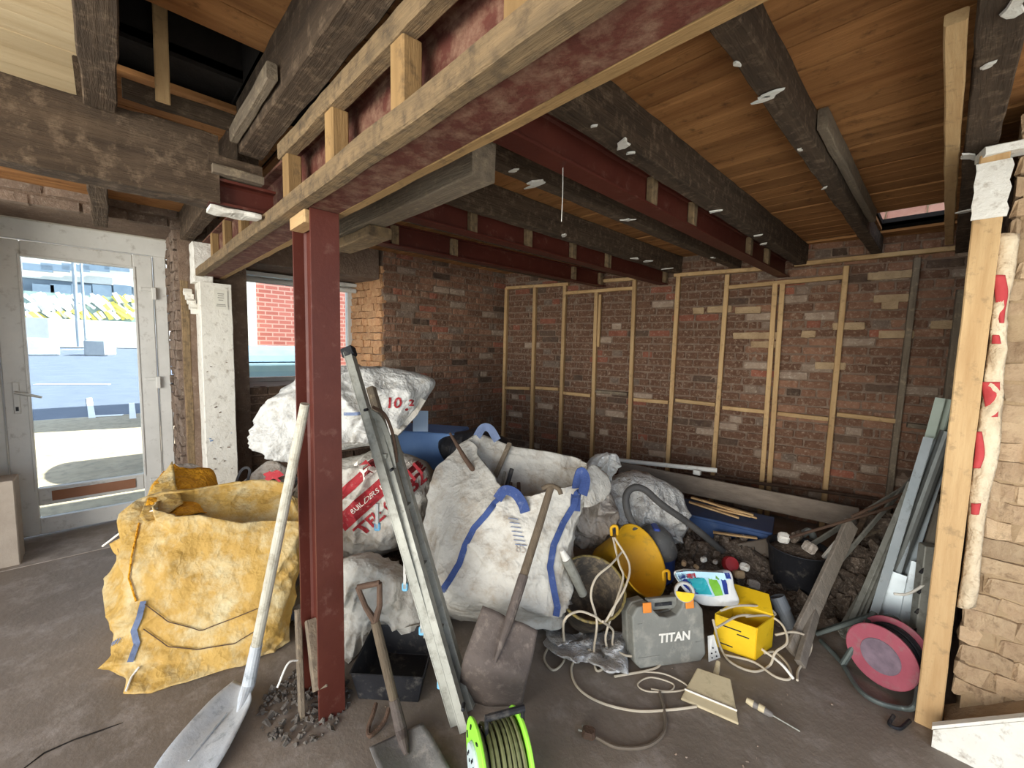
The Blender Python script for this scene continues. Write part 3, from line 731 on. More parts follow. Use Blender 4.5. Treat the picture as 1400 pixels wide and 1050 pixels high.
wp = thing('paper_wrap', 'crumpled paper insulation wrap with red print hanging beside the post', 'wrap', PY(1330, 700, 2.38))
strip(((1362, 1394, 320), (1358, 1388, 370), (1356, 1378, 420), (1352, 1376, 470), (1345, 1372, 520), (1340, 1370, 560), (1332, 1366, 620), (1325, 1352, 680), (1322, 1344, 730), (1316, 1340, 780), (1308, 1334, 830)), 'sheet', wrapm, wp, 2.375, .035)
for (a, k) in ((((1357, 1374, 376), (1360, 1378, 400), (1363, 1374, 425), (1366, 1372, 442)), 2), (((1357, 1366, 458), (1356, 1368, 470)), 3), (((1341, 1367, 522), (1345, 1366, 545), (1350, 1364, 570)), 4), (((1334, 1342, 590), (1333, 1346, 620), (1330, 1340, 640)), 5), (((1328, 1341, 688), (1328, 1338, 703)), 6)):
    strip(a, 'red_print', redm, wp, 2.355, .012, 1.)

# ------------------------------------------------------------------ outside
GZ = -.06
m_pave = mat('pale_paving', '#a0957e', '#b8ab93', 3, .95, .2, dust='#8f8674', dustamt=.3)
m_road = mat('asphalt', '#566274', '#667284', 2, .9, .2)
m_line = mat('road_paint', '#e6e8ea', '#f2f3f4', 3, .8)
pv = struct(MB().box((-8.2, 1, GZ-.05), (7.0, 26, .1)).make('pavement', m_pave), 'sunlit pale pavement outside')
RX = -11.7
def road(u, v):   # point of the gently rising yard surface seen at (u, v)
    d = ray(u, v); k = .025; t = (GZ-CAMH+k*0-(-RX)*0)/1
    # z = GZ + k*(RX - x)
    t = (GZ+k*RX-CAMH)/(d.z+k*d.x); return EYE+d*t
rd = MB(); xr = RX-34; rd.v = [V((RX, -30, GZ+.001)), V((RX, 30, GZ+.001)), V((xr, 30, GZ+.025*34)), V((xr, -30, GZ+.025*34))]; rd.f = [(0, 1, 2, 3)]
struct(rd.make('road', m_road), 'blue grey asphalt yard beyond the pavement')
def yardline(a, b, wd=.12):
    p, q_ = road(*a), road(*b); d, s_, u_ = frame(q_-p)
    return MB().box((p+q_)/2+V((0, 0, .012)), ((q_-p).length, wd, .01), Matrix((d, s_, u_)).transposed())
for i, (a, b, lb) in enumerate((((48, 526), (150, 526), 'long white parking line across the asphalt seen through the door'), ((122, 545), (126, 572), 'short white parking line running towards the door'), ((124, 570), (168, 568), 'white corner line of the parking bay nearest the door'), ((180, 552), (182, 575), 'white bay line beside the right edge of the door pane'), ((70, 479), (170, 476), 'farthest white line along the top of the asphalt'))):
    tag(yardline(a, b, .10 if i in (1, 3) else .16).make('road_marking', m_line), lb, 'road marking')
XB = RX-33.5
m_wallw = mat('white_render', '#d5d3cc', '#e4e2dc', 2, .9)
def far(u, v, x=XB): return PX(u, v, x)
def facade(name, u0, u1, v0, v1, m, label, cat, x=XB, t=.6):
    a = far(u0, 440, x); b = far(u1, 440, x); a.z = far(110, v0, x).z; b.z = far(110, v1, x).z
    o = thing(name, label, cat, (x, (a.y+b.y)/2, a.z))
    MB().box((x-t/2, (a.y+b.y)/2, (a.z+b.z)/2), (t, abs(b.y-a.y), abs(b.z-a.z))).make('wall', m, o)
    return o
facade('low_wall', -120, 420, 474, 437, m_wallw, 'long low white wall across the far side of the asphalt', 'wall', XB+1)
hb = facade('hoarding', -20, 230, 452, 403, mat('green_grey_hoarding', '#7f9a94', '#9db3ac', 1, .9), 'hoarding covered in white and yellow slanting graffiti strokes', 'hoarding', XB)
m_gy = mat('yellow_graffiti', '#d8c84a', '#e6d86a', 2, .8); m_gw = mat('white_graffiti', '#eceae4', '#f6f5f0', 2, .8)
for i in range(46):
    u = 32+i*3.4+random.uniform(-1, 1); 
    for v in (409, 420, 431):
        if random.random() < .2: continue
        p = far(u, v+random.uniform(-2, 2), XB+.04+random.random()*.3); 
        MB().box(p, (.06, random.uniform(.15, .3), random.uniform(.5, .9)), Matrix.Rotation(.6+random.uniform(-.3, .3), 3, 'X')).make('graffiti_stroke', m_gy if (u > 140 and random.random() < .45) or (v > 425 and random.random() < .4) else m_gw, hb)
hs = facade('far_building', -140, 420, 470, 386.2, mat('blue_grey_cladding', '#6a7988', '#87929c', .5, .8), 'pale office block with banded windows beyond the hoarding', 'building', XB-3)
for v0, v1, mm in ((386, 372, m_wallw), (372, 362, mat('pale_cladding', '#b6c2cb', '#ccd4da', .5, .8)), (362, 330, m_wallw)):
    a = far(-140, 400, XB-2.9); b = far(420, 400, XB-2.9); a.z = far(110, v0, XB-2.9).z; b.z = far(110, v1, XB-2.9).z
    MB().box((XB-3.2, (a.y+b.y)/2, (a.z+b.z)/2), (.7, abs(b.y-a.y), abs(b.z-a.z))).make('band', mm, hs)
for i, u in enumerate((60, 84, 112, 140, 168)):
    a = far(u, 400, XB-2.6); MB().box(a, (.3, 1.1, 1.2)).make('window', mat('far_window', '#6d7f92', '#8496a8', 1, .3), hs)
    a = far(u-8, 366, XB-2.4); MB().box(a, (.3, 1.5, .5)).make('window', MATS['far_window'], hs)
for i, (u, lb) in enumerate(((108, 'thick grey lamp column left of centre behind the hoarding'), (118, 'thin lamp column next to the thick one'))):
    a = far(u, 474, XB+1.6); tag(MB().tube([a, V((a.x, a.y, far(u, 345, XB+1.6).z))], .12-.04*i, 10).make('lamp_column', mat('lamp_column_grey', '#8c97a0', '#a4adb4', 2, .6)), lb, 'lamp post')
for i, (u, lb) in enumerate(((50, 'left stone block on the asphalt under the graffiti'), (138, 'right stone block on the asphalt under the graffiti'))):
    b = road(u, 486); tag(MB().box(b+V((0, 0, .45)), (1.0, 1.6, 1.0), Matrix.Rotation(.3+i, 3, 'Z'), .12).make('stone_block', mat('grey_stone', '#8f959b', '#a9adb0', 2, .9, .3)), lb, 'block')

# red brick neighbour and the blue bin, through the shop window
XN = -9.5
nb2 = thing('brick_building', 'red brick building with white downpipe seen through the shop window', 'building', (XN, 4, GZ))
m_far = mat('far_red_brick', '#9a5a52', '#b0706a', 2, .9, .2)
n_ = m_far.node_tree.nodes; L_ = m_far.node_tree.links
bt = n_.new('ShaderNodeTexBrick'); bt.inputs['Scale'].default_value = 1.; bt.inputs['Color1'].default_value = lin('#96544c'); bt.inputs['Color2'].default_value = lin('#a8655c'); bt.inputs['Mortar'].default_value = lin('#b08a80')
bt.inputs['Brick Width'].default_value = .24; bt.inputs['Row Height'].default_value = .085; bt.inputs['Mortar Size'].default_value = .012
tcn = n_.new('ShaderNodeTexCoord'); mpn = n_.new('ShaderNodeMapping'); mpn.inputs['Rotation'].default_value = (math.pi/2, 0, math.pi/2)
mpn.vector_type = 'TEXTURE'
L_.new(tcn.outputs['Object'], mpn.inputs[0]); L_.new(mpn.outputs[0], bt.inputs[0]); L_.new(bt.outputs[0], n_['Principled BSDF'].inputs['Base Color'])
y0 = PX(330, 420, XN).y
MB().box((XN-1, y0+5, 3), (2, 10, 6.2)).make('wall', m_far, nb2)
MB().box((XN+.06, y0+.12, 3), (.1, .22, 6)).make('downpipe', m_upvc, nb2)
binm = mat('blue_bin_plastic', '#8fb4c8', '#a4c6d6', 3, .5)
bn = thing('wheelie_bin', 'large light blue wheeled bin standing outside the shop window', 'bin', V((-6.6, PX(370, 490, -6.6).y, GZ)))
yc = PX(372, 490, -6.6).y; W2 = .72
def bring(z, w_, d_): return [V((-6.6+sx*d_, yc+sy*w_, z)) for sx, sy in ((1, -1), (1, 1), (-1, 1), (-1, -1))]
MB().loft([bring(.15, .58, .4), bring(.5, .64, .46), bring(1.12, W2, .52), bring(1.2, W2+.03, .56), bring(1.24, W2+.03, .56)], True, True).make('body', binm, bn, bevel=.02)
lidr = []
for i in range(9):
    t = i/8*math.pi; lidr.append([V((-6.6-math.cos(t)*.56, yc-W2-.02, 1.25+.2*math.sin(t))), V((-6.6-math.cos(t)*.56, yc+W2+.02, 1.25+.2*math.sin(t)))])
ld = MB()
ringA = [r[0] for r in lidr]; ringB = [r[1] for r in lidr]
ld.loft([ringA, ringB], True, True).make('lid', mat('blue_bin_lid', '#6f97b5', '#86aac4', 3, .5), bn, smooth=False)
for k in range(3): MB().box((-6.6+.52, yc, .55+.16*k), (.03, 1.0-.06*k, .03)).make('rib', binm, bn)
MB().box((-6.6+.50, yc-.45, .8), (.03, .03, .5), Matrix.Rotation(.2, 3, 'X')).make('rib', binm, bn); MB().box((-6.6+.50, yc+.45, .8), (.03, .03, .5), Matrix.Rotation(-.2, 3, 'X')).make('rib', binm, bn)
for sx in (-1, 1):
    for sy in (-1, 1): MB().lathe((-6.6+sx*.36, yc+sy*.5-.03, GZ+.1), (0, 1, 0), ((.02, 0), (.1, .0), (.1, .06), (.02, .06)), 14, True, True).make('wheel', m_black, bn)
# ------------------------------------------------------------------ bulk bags
m_yel = mat('yellow_woven_bag', '#a17c38', '#c09c52', 2.5, .7, .45, dust='#bfae84', dustamt=.35, bscale=40, crease=6)
m_yin = mat('yellow_bag_inside', '#c98a18', '#dc9c22', 6, .7, .7, crease=8)
m_wht = mat('white_woven_bag', '#aca69a', '#c9c5ba', 3, .75, .45, dust='#9c8e7b', dustamt=.25, bscale=40, crease=6)
m_wht2 = mat('white_woven_bag_clean', '#bfbdb6', '#d6d4cd', 3, .7, .45, dust='#a9a192', dustamt=.15, bscale=40, crease=7)
m_brn = mat('soiled_woven_bag', '#9a8f83', '#b5aca0', 4, .8, .45, dust='#756656', dustamt=.3, bscale=40, crease=7)
m_blu = mat('blue_webbing', '#2b3a64', '#3e5183', 12, .8, .3, dust='#6d7690', dustamt=.12)
m_bgry = mat('grey_blue_webbing', '#5d6a86', '#7d8aa5', 12, .8, .3)
m_redp = mat('red_bag_print', '#8e2328', '#a33338', 10, .8, .2, dust='#b58f85', dustamt=.1)
m_thr = mat('pale_stitching', '#d8d2c4', '#e6e1d5', 8, .8)
def sheet(corn, name, m, par, nu=16, nv=16, wr=.02, seed=0., bul=(0, 0, 0), freq=6, solid=.004, label=None):
    """cloth patch through a grid of points: corn is rows of points"""
    rows = [catmull(r, 8) for r in corn]; n = len(rows[0])
    colsp = [catmull([r[i] for r in rows], 8) for i in range(n)]
    m_ = MB(); rr = []
    for j in range(len(colsp[0])):
        rr.append([colsp[i][j]+V((nz3(colsp[i][j], freq, seed), nz3(colsp[i][j], freq, seed+4), crinkle(colsp[i][j], freq, seed+7)-.3))*wr for i in range(n)])
    m_.loft(rr, closed=False)
    return m_.make(name, m, par, label, smooth=True, solid=solid), m_
def ribbon(pts, wd, name, m, par, nrm, th=.004, k=8):
    p = catmull(pts, k); m_ = MB(); rs = []
    for i, a in enumerate(p):
        d = (p[min(i+1, len(p)-1)]-p[max(i-1, 0)]).normalized(); s_ = d.cross(nrm).normalized()
        rs.append([a+s_*wd/2, a-s_*wd/2, a-s_*wd/2+nrm*th, a+s_*wd/2+nrm*th])
    m_.loft(rs, True, True)
    return m_.make(name, m, par)
def onbag(tree, px, off=.008, d=3.):
    off = max(off, .010)
    o = []; dense = [(a[0]+(b[0]-a[0])*k/4, a[1]+(b[1]-a[1])*k/4) for a, b in zip(px, px[1:]) for k in range(4)]+[px[-1]]
    for (u, v) in dense:
        r = ray(u, v).normalized(); h = tree.ray_cast(EYE, r)
        o.append((h[0]-r*off) if h[0] is not None else D(u, v, d))
    return o

# --- yellow bag
yb = thing('yellow_bulk_bag', 'large yellow woven bulk bag slumped on the floor left of the red column', 'bulk bag', (-2.55, .3, 0))
a0 = [F(170, 966), F(384, 893), V((-2.8, .68, 0)), V((-2.95, .0, 0))]
lv = [a0,
      [D(160, 900, 1.86), D(392, 868, 2.0), V((-2.85, .7, .25)), V((-3.0, -.02, .25))],
      [D(186, 822, 1.96), D(402, 805, 2.08), V((-2.85, .72, .5)), V((-3.0, .02, .5))],
      [D(196, 745, 2.05), D(410, 745, 2.16), V((-2.82, .74, .66)), V((-2.95, .05, .66))],
      [D(204, 694, 2.12), D(412, 716, 2.2), D(418, 692, 2.55), D(270, 668, 2.65)]]
ybm = sack(lv, 210, 72, 6, .036, 2.2, .35, .03, belly=.02, freq=5.5)
ybm.make('body', m_yel, yb, smooth=True)
tb = bvh(ybm)
# seams, strap and stitching on the corner
nrmY = (EYE-V((-2.2, .2, .5))).normalized()
ribbon(onbag(tb, ((196, 822), (190, 845), (183, 862), (187, 880), (178, 905))), .022, 'corner_strap', m_bgry, yb, nrmY)
MB().tube(catmull(onbag(tb, ((190, 715), (180, 760), (176, 790), (186, 822))), 5), .004, 6).make('seam', m_yin, yb)
MB().tube(catmull(onbag(tb, ((198, 826), (230, 850), (275, 862), (320, 845), (352, 832))), 5), .0022, 5).make('seam', m_rust, yb)
MB().tube(catmull(onbag(tb, ((196, 860), (230, 884), (270, 888), (320, 880), (350, 862))), 5), .0022, 5).make('seam', m_rust, yb)
MB().tube(catmull(onbag(tb, ((172, 945), (180, 925), (190, 912))), 5), .004, 6).make('seam', m_thr, yb)
for i, (u, v) in enumerate(((150, 885), (153, 883), (156, 881), (160, 880))):
    MB().tube(onbag(tb, ((u, v), (u+5, v-8))), .002, 5).make('printed_mark', m_bgry, yb)
# raised corner flap with bright inside
sheet([[D(196, 700, 2.18), D(212, 660, 2.4), D(240, 634, 2.55)],
       [D(225, 706, 2.15), D(246, 672, 2.4), D(265, 640, 2.62)],
       [D(262, 704, 2.2), D(275, 676, 2.45), D(290, 645, 2.68)],
       [D(285, 700, 2.3), D(296, 690, 2.5), D(302, 668, 2.66)]], 'corner_flap', m_yin, yb, wr=.02, seed=3)
sheet([[D(190, 706, 2.12), D(205, 668, 2.36), D(236, 633, 2.53)],
       [D(196, 712, 2.08), D(220, 690, 2.22), D(244, 668, 2.36)],
       [D(200, 716, 2.06), D(225, 704, 2.14), D(250, 690, 2.25)]], 'corner_flap', m_yel, yb, wr=.015, seed=6)
sheet([[D(240, 634, 2.56), D(262, 634, 2.62), D(282, 642, 2.66)],
       [D(262, 650, 2.58), D(280, 652, 2.64), D(296, 664, 2.68)],
       [D(276, 668, 2.6), D(294, 672, 2.64), D(306, 682, 2.66)]], 'corner_flap', m_brn, yb, wr=.012, seed=9)
sheet([[D(262, 690, 2.35), D(280, 676, 2.5), D(304, 668, 2.62)],
       [D(276, 698, 2.34), D(296, 690, 2.46), D(312, 680, 2.6)],
       [D(290, 704, 2.32), D(308, 702, 2.4), D(318, 692, 2.56)]], 'corner_flap', m_yel, yb, wr=.012, seed=12)
sheet([[D(150, 745, 2.12), D(180, 728, 2.14), D(204, 708, 2.14)],
       [D(158, 758, 2.10), D(182, 748, 2.08), D(200, 730, 2.08)],
       [D(176, 764, 2.08), D(186, 760, 2.05), D(198, 748, 2.04)]], 'side_wing', m_yel, yb, wr=.01, seed=14)
cable([D(140, 747, 2.12), D(165, 728, 2.14), D(190, 708, 2.16), D(215, 695, 2.16)], .005).make('strap_edge', m_thr, yb)
cable([D(142, 746, 2.13), D(168, 722, 2.16), D(195, 703, 2.18), D(214, 692, 2.18)], .005).make('strap_edge', m_black, yb)
pp, ff = text_faces('VICT', .035, D(174, 752, 2.06), RT, (UP*.95+RT*.2).normalized())
link('lettering', mesh('lettering', [p-FW*.015 for p in pp], ff), m_rust, yb)

# --- big white open bag with blue straps
bb = thing('white_bulk_bag', 'big open white bulk bag with blue corner straps in the centre', 'bulk bag', F(690, 858))
lv = [[F(606, 850), F(758, 864), F(764, 864)+AWAY*.5, F(606, 850)+AWAY*.5],
      [D(606, 812, 2.06), D(757, 838, 1.98), D(778, 770, 2.45), D(578, 770, 2.45)],
      [D(632, 758, 2.10), D(764, 770, 2.02), D(788, 705, 2.5), D(576, 700, 2.45)],
      [D(664, 706, 2.14), D(784, 708, 2.08), D(800, 655, 2.58), D(588, 640, 2.52)],
      [D(690, 678, 2.16), D(800, 664, 2.14), D(806, 630, 2.62), D(640, 592, 2.66)]]
bbm = sack(lv, 210, 72, 7, .036, 5.5, .45, .03, belly=.02, freq=5.5)
bbm.make('body', m_wht, bb, smooth=True)
tbb = bvh(bbm); nv = -FW
ribbon(onbag(tbb, ((687, 678), (676, 688), (664, 704), (648, 722), (636, 745), (628, 770), (615, 792), (604, 808)), .004), .031, 'strap', m_blu, bb, nv)
ribbon(onbag(tbb, ((793, 655), (785, 690), (770, 715), (757, 745), (752, 775), (757, 805), (762, 830), (760, 842)), .004), .031, 'strap', m_blu, bb, nv)
ribbon([D(680, 682, 2.12), D(690, 670, 2.12), D(704, 674, 2.12), D(714, 688, 2.11), D(718, 700, 2.11)], .05, 'lifting_loop', m_blu, bb, nv, .008)
ribbon([D(786, 698, 2.1), D(788, 668, 2.14), D(794, 645, 2.16), D(800, 656, 2.14), D(796, 676, 2.1)], .05, 'lifting_loop', m_blu, bb, nv, .008)
ribbon([D(652, 597, 2.64), D(660, 585, 2.66), D(670, 586, 2.66), D(680, 602, 2.62)], .05, 'lifting_loop', m_bgry, bb, nv, .008)
for k in range(7):
    MB().tube(onbag(tbb, ((695+k*1.5, 708+k*6), (708+k*2, 710+k*6))), .002, 5).make('printed_line', m_bgry, bb)
printed('lettering', '85', .055, D(712, 748, 2.05), RT, UP, tbb, -AWAY, m_brn, bb)
sheet([[D(797, 650, 2.2), D(812, 638, 2.3), D(830, 648, 2.35)], [D(800, 672, 2.18), D(818, 664, 2.24), D(836, 668, 2.3)], [D(797, 694, 2.14), D(808, 692, 2.16), D(826, 684, 2.24)]], 'side_flap', m_wht, bb, wr=.012, seed=44)
# things standing in the white bag
tag(MB().tube([D(615, 592, 2.46), D(634, 624, 2.42), D(664, 668, 2.36)], [.007, .014, .016], 10).make('iron_bar', m_rust), 'dark tapering iron bar sticking out of the white bag', 'bar')
tag(timber(D(697, 606, 2.6), D(668, 672, 2.46), .03, .02, (0, 0, 1), .002).make('wood_lath', tgrey('z')), 'brown wooden lath leaning inside the white bag', 'lath')
tag(timber(D(700, 641, 2.44), D(688, 682, 2.36), .022, .022, (0, 0, 1), .001).make('steel_angle', m_black), 'dark square rod standing in the white bag', 'rod')
tag(timber(D(690, 645, 2.48), D(684, 676, 2.4), .015, .02, (0, 0, 1), .001).make('alloy_strip', m_alu), 'pale alloy strip beside the dark rod in the white bag', 'strip')
for i, (u, lb) in enumerate(((698, 'left short dark rod inside the white bag'), (709, 'right short dark rod inside the white bag'))):
    tag(MB().tube([D(u, 660, 2.5), D(u, 690, 2.42)], [.012, .016], 8).make('iron_rod', m_rust), lb, 'rod')

# --- stacked bags behind the column
m1 = pillow(((362, 610), (370, 570), (395, 530), (430, 508), (480, 500), (520, 503), (558, 508), (594, 520), (584, 545), (568, 570), (545, 592), (522, 606), (480, 612), (440, 622), (400, 628)), 2.95, .24, .3, wr=.085, seed=4, freq=6.5, pw=4)
wb1 = thing('white_bag', 'white bulk bag with red print, topmost of the stack behind the column', 'bulk bag', D(470, 625, 2.95))
m1.make('body', m_wht2, wb1, smooth=True); t1 = bvh(m1)
for (s_, u, v, sz) in (('10', 528, 553, .10), ('.', 545, 556, .12), ('2', 552, 553, .06)):
    printed('lettering', s_, sz, D(u, v, 2.6), RT, UP, t1, -FW, m_redp, wb1, .2, bold=.002)
ribbon(onbag(t1, ((578, 545), (566, 565), (548, 584), (530, 602)), .004), .05, 'hem', m_wht, wb1, -FW, .008)
ribbon(onbag(t1, ((470, 566), (485, 566), (500, 564)), .004), .02, 'hem_mark', m_bgry, wb1, -FW, .003)
m2 = pillow(((405, 690), (415, 655), (430, 640), (450, 632), (480, 625), (530, 618), (575, 630), (594, 665), (590, 705), (570, 735), (530, 755), (490, 768), (450, 766), (420, 745)), 2.78, .22, .22, wr=.06, seed=8, freq=7, pw=4)
wb2 = thing('red_print_bag', 'soiled white bulk bag with red lettering behind the ladder', 'bulk bag', D(480, 765, 2.62))
m2.make('body', m_wht, wb2, smooth=True); t2 = bvh(m2)
ux = (D(520, 660, 2.3)-D(470, 703, 2.3)).normalized(); uy = (-FW).cross(ux).normalized()
bp = [D(440, 738, 2.3), D(530, 656, 2.3)]
band = MB().grid(lambda a, b: bp[0].lerp(bp[1], a)+uy*(.05*(2*b-1)), 90, 24)
link('printed_band', mesh('printed_band', wrap(band.v, t2, -FW, .004), band.f), m_redp, wb2)
band2 = MB().grid(lambda a, b: D(440, 694, 2.3).lerp(D(505, 634, 2.3), a)+uy*(.03*(2*b-1)), 80, 18)
link('printed_band', mesh('printed_band', wrap(band2.v, t2, -FW, .004), band2.f), m_redp, wb2)
printed('lettering', 'BUILDERS MERCHANTS', .042, D(505, 679, 2.3), ux, uy, t2, -FW, m_thr, wb2)
for o in (COL.objects[-1],):
    for v_ in o.data.vertices: v_.co -= FW*.004
printed('lettering', 'EK', .13, D(484, 652, 2.3), ux, uy, t2, -FW, m_thr, wb2, bold=.003)
for v_ in COL.objects[-1].data.vertices: v_.co -= FW*.004
printed('lettering', 'TEL: 01782', .105, D(515, 710, 2.3), ux, uy, t2, -FW, m_redp, wb2, bold=.003)
printed('lettering', '211', .105, D(562, 650, 2.3), ux, uy, t2, -FW, m_redp, wb2, bold=.003)
m3 = pillow(((390, 830, 2.4), (408, 800, 2.4), (440, 778, 2.2), (480, 766), (525, 775), (562, 790), (584, 830), (590, 866), (560, 884), (520, 893), (480, 899), (436, 895), (404, 866, 2.35)), 2.1, .1, .2, wr=.07, seed=11, freq=8, floor=.004, pw=4)
wb3 = thing('collapsed_bag', 'dirty white bag collapsed on the floor behind the D handled shovel', 'bulk bag', D(490, 895, 2.08))
m3.make('body', m_wht, wb3, smooth=True); t3 = bvh(m3)
ribbon(onbag(t3, ((497, 872), (530, 868), (560, 860), (586, 852)), .004), .03, 'hem', m_wht, wb3, -FW, .006)
ribbon(onbag(t3, ((386, 828), (398, 838), (406, 846)), .004), .03, 'strap', m_bgry, wb3, -FW, .006)
# crumpled brown bag and straps left of the column
m4 = pillow(((318, 690), (332, 664), (366, 630), (392, 640), (404, 655), (406, 690), (400, 716), (380, 712), (340, 705)), 2.86, .1, .1, wr=.03, seed=14, freq=6)
wb4 = thing('crumpled_sack', 'crumpled brown sack with red patch between yellow bag and column', 'sack', D(380, 715, 2.5))
m4.make('body', m_brn, wb4, smooth=True); t4 = bvh(m4)
g = MB().grid(lambda a, b: D(366+20*a-6*b+3*math.sin(9*b), 642+12*b+4*a+2*math.sin(7*a), 2.3), 24, 24); link('red_patch', mesh('red_patch', wrap(g.v, t4, -FW, .003), g.f), m_redp, wb4)
for i, (px_, mm, lb) in enumerate(((((318, 684), (326, 652), (334, 640), (342, 644), (334, 672)), m_black, 'black rubber strap looped over the crumpled sack'), (((330, 672), (360, 658), (390, 652), (410, 640)), m_rust, 'brown strap across the crumpled sack'), (((300, 672), (330, 676), (345, 680), (380, 690), (405, 702)), m_bgry, 'grey knotted strap lying over the yellow bag rim'), (((350, 690), (380, 682), (405, 668), (420, 655)), m_thr, 'white strap across the crumpled sack'), (((345, 684), (375, 700), (400, 708)), m_rust, 'lower brown strap on the crumpled sack'), (((372, 676), (396, 664), (412, 650)), m_black, 'short black strap near the column edge'))):
    tag(ribbon([D(u, v, 2.70) for u, v in px_], .016, 'loose_strap', mm, None, -FW, .006), lb, 'strap')

# --- bags to the right of the big white bag
m6 = pillow(((780, 718), (800, 690), (830, 660), (870, 650), (905, 656), (932, 676), (939, 708), (930, 738), (905, 758), (870, 752), (830, 745), (798, 738)), 2.9, .12, .2, wr=.07, seed=17, freq=11, pw=3)
tag(m6.make('plastic_bag', mat('grey_white_plastic', '#b3b0a9', '#d6d3cc', 5, .4, .5, dust='#8a827a', dustamt=.2, bscale=30, crease=13), smooth=True), 'crumpled grey white plastic bag under the vacuum hose', 'bag')
m7 = pillow(((800, 652), (806, 634), (822, 621), (842, 622), (845, 636), (836, 652), (820, 660)), 2.95, .05, .08, wr=.04, seed=19, freq=16)
tag(m7.make('plastic_bag', m_wht2, smooth=True), 'small knotted white plastic bag on the pile near the grey board', 'bag')
m7b = pillow(((772, 735), (780, 700), (800, 668), (822, 662), (842, 690), (838, 720), (820, 742), (795, 748)), 2.62, .08, .12, wr=.06, seed=23, freq=11)
tag(m7b.make('paper_sack', m_brn, smooth=True), 'torn paper sack squeezed beside the big white bag', 'sack')
wr_rows = []
rw = random.Random(4)
for j_ in range(6):
    row = []
    for i_ in range(9):
        s_, t_ = i_/8, j_/5
        u = 744+116*s_+4*rw.uniform(-1, 1); v = 857+(20+34*s_)*t_+6*math.sin(s_*3)+10*s_*(t_-.3)
        hgt = .012+rw.uniform(0, .085)*(1 if 0 < i_ < 8 and 0 < j_ < 5 else .25)
        row.append(F(u, v+14*hgt/.08, hgt))
    wr_rows.append(row)
o8, _ = sheet(wr_rows, 'plastic_wrapper', mat('torn_white_plastic', '#a5a29c', '#dcdbd8', 7, .35, .5, dust='#5d5750', dustamt=.15, bscale=40, crease=14), None, wr=.012, seed=27, freq=14, solid=.003)
tag(o8, 'torn white plastic wrapper on the floor left of the grey case', 'wrapper')
# blue crate behind the stack
crt = thing('blue_crate', 'blue plastic crate with white panel behind the stacked bags', 'crate', D(590, 606, 3.5))
c0 = D(590, 600, 3.5)
MB().box(c0+V((0, 0, -.06)), (.55, .35, .3), Matrix.Rotation(.6, 3, 'Z'), .01).make('body', mat('blue_crate_plastic', '#5b7fb5', '#7396c4', 5, .5), crt)
MB().box(D(575, 576, 3.35), (.012, .12, .17), Matrix.Rotation(-.75, 3, 'Z')).make('panel', mat('pale_blue_panel', '#b9cfe6', '#cddff0', 5, .5), crt)
tag(pillow(((600, 604), (625, 592), (660, 590), (690, 600), (700, 620), (660, 640), (610, 630)), 3.3, .15, .3, wr=.04, seed=31, freq=6).make('dark_sheet', m_black, smooth=True), 'dark plastic sheet heaped behind the big white bag', 'sheet')
# ------------------------------------------------------------------ rubble under and behind everything
def rubble(name, label, cx, cy, rx, ry, h, n, m, seed, sz=(.02, .06), rot=0., base=True, topl=True):
    rnd = random.Random(seed); mb_ = MB()
    hf = lambda a, b: h*max(0., 1-(a*a+b*b))**.8*(.8+.5*noise.noise(V((a*3+seed, b*3, 0))))
    cs, sn = math.cos(rot), math.sin(rot)
    pos = lambda a, b: V((cx+rx*a*cs-ry*b*sn, cy+rx*a*sn+ry*b*cs, 0))
    if base:
        N = 26
        def g(u, v):
            r = v; t = 2*math.pi*u; a, b = r*math.cos(t), r*math.sin(t); p = pos(a, b); p.z = hf(a, b)+.012*noise.noise(p*14)+.002-(.02 if v > .99 else 0); return p
        mb_.grid(g, 40, N)
    for i in range(n):
        r = math.sqrt(rnd.random())*1.02; t = rnd.random()*6.283; a, b = r*math.cos(t), r*math.sin(t); p = pos(a, b); s = rnd.uniform(*sz); p.z = hf(a, b)+s*.25
        R = Matrix.Rotation(rnd.random()*6, 3, 'X')@Matrix.Rotation(rnd.random()*6, 3, 'Y')@Matrix.Rotation(rnd.random()*6, 3, 'Z')
        k = len(mb_.v); mb_.box(p, (s*rnd.uniform(.6, 2.), s*rnd.uniform(.5, 1.2), s*rnd.uniform(.3, .9)), R)
        for q in range(k, len(mb_.v)): mb_.v[q] = mb_.v[q]+V((rnd.uniform(-1, 1), rnd.uniform(-1, 1), rnd.uniform(-1, 1)))*s*.16
        for q in range(k, len(mb_.v)): mb_.v[q].z = max(mb_.v[q].z, .001)
    o = mb_.make(name, m, kind='stuff'); o['label'] = label; o['category'] = 'rubble'
    return o
m_rub = mat('rubble_dust', '#3d342c', '#6b5c4e', 20, .95, .7, dust='#97897a', dustamt=.25)
c = F(985, 800)
rubble('rubble_heap', 'heap of dark broken rubble behind the yellow tub and grey case', -.98, 2.95, .75, .5, .24, 520, m_rub, 3, (.015, .05), .3)
rubble('rubble_heap', 'low mound of rubble beneath the stacked white bags', -2.85, 1.75, .6, .75, .42, 160, m_rub, 5, (.03, .08))
rubble('rubble_heap', 'broken laths and rubble heaped behind the leaning metal tracks', -.16, 3.35, .30, .45, .5, 260, m_rub, 7, (.02, .06))
rubble('rubble_heap', 'dark rubble along the foot of the stud wall', -2.55, 3.3, .85, .5, .35, 200, m_rub, 8, (.02, .07), .15)
rubble('concrete_crumbs', 'loose concrete crumbs around the foot of the red column', -1.74, .53, .2, .17, .02, 330, mat('grey_crumbs', '#4a443e', '#7c746a', 30, .95, .5), 9, (.005, .018), 0, False)
rubble('floor_grit', 'fine plaster grit scattered across the floor', -.9, 1.6, 1.3, 1.0, .0, 90, m_brick_p, 12, (.002, .007), 0, False)

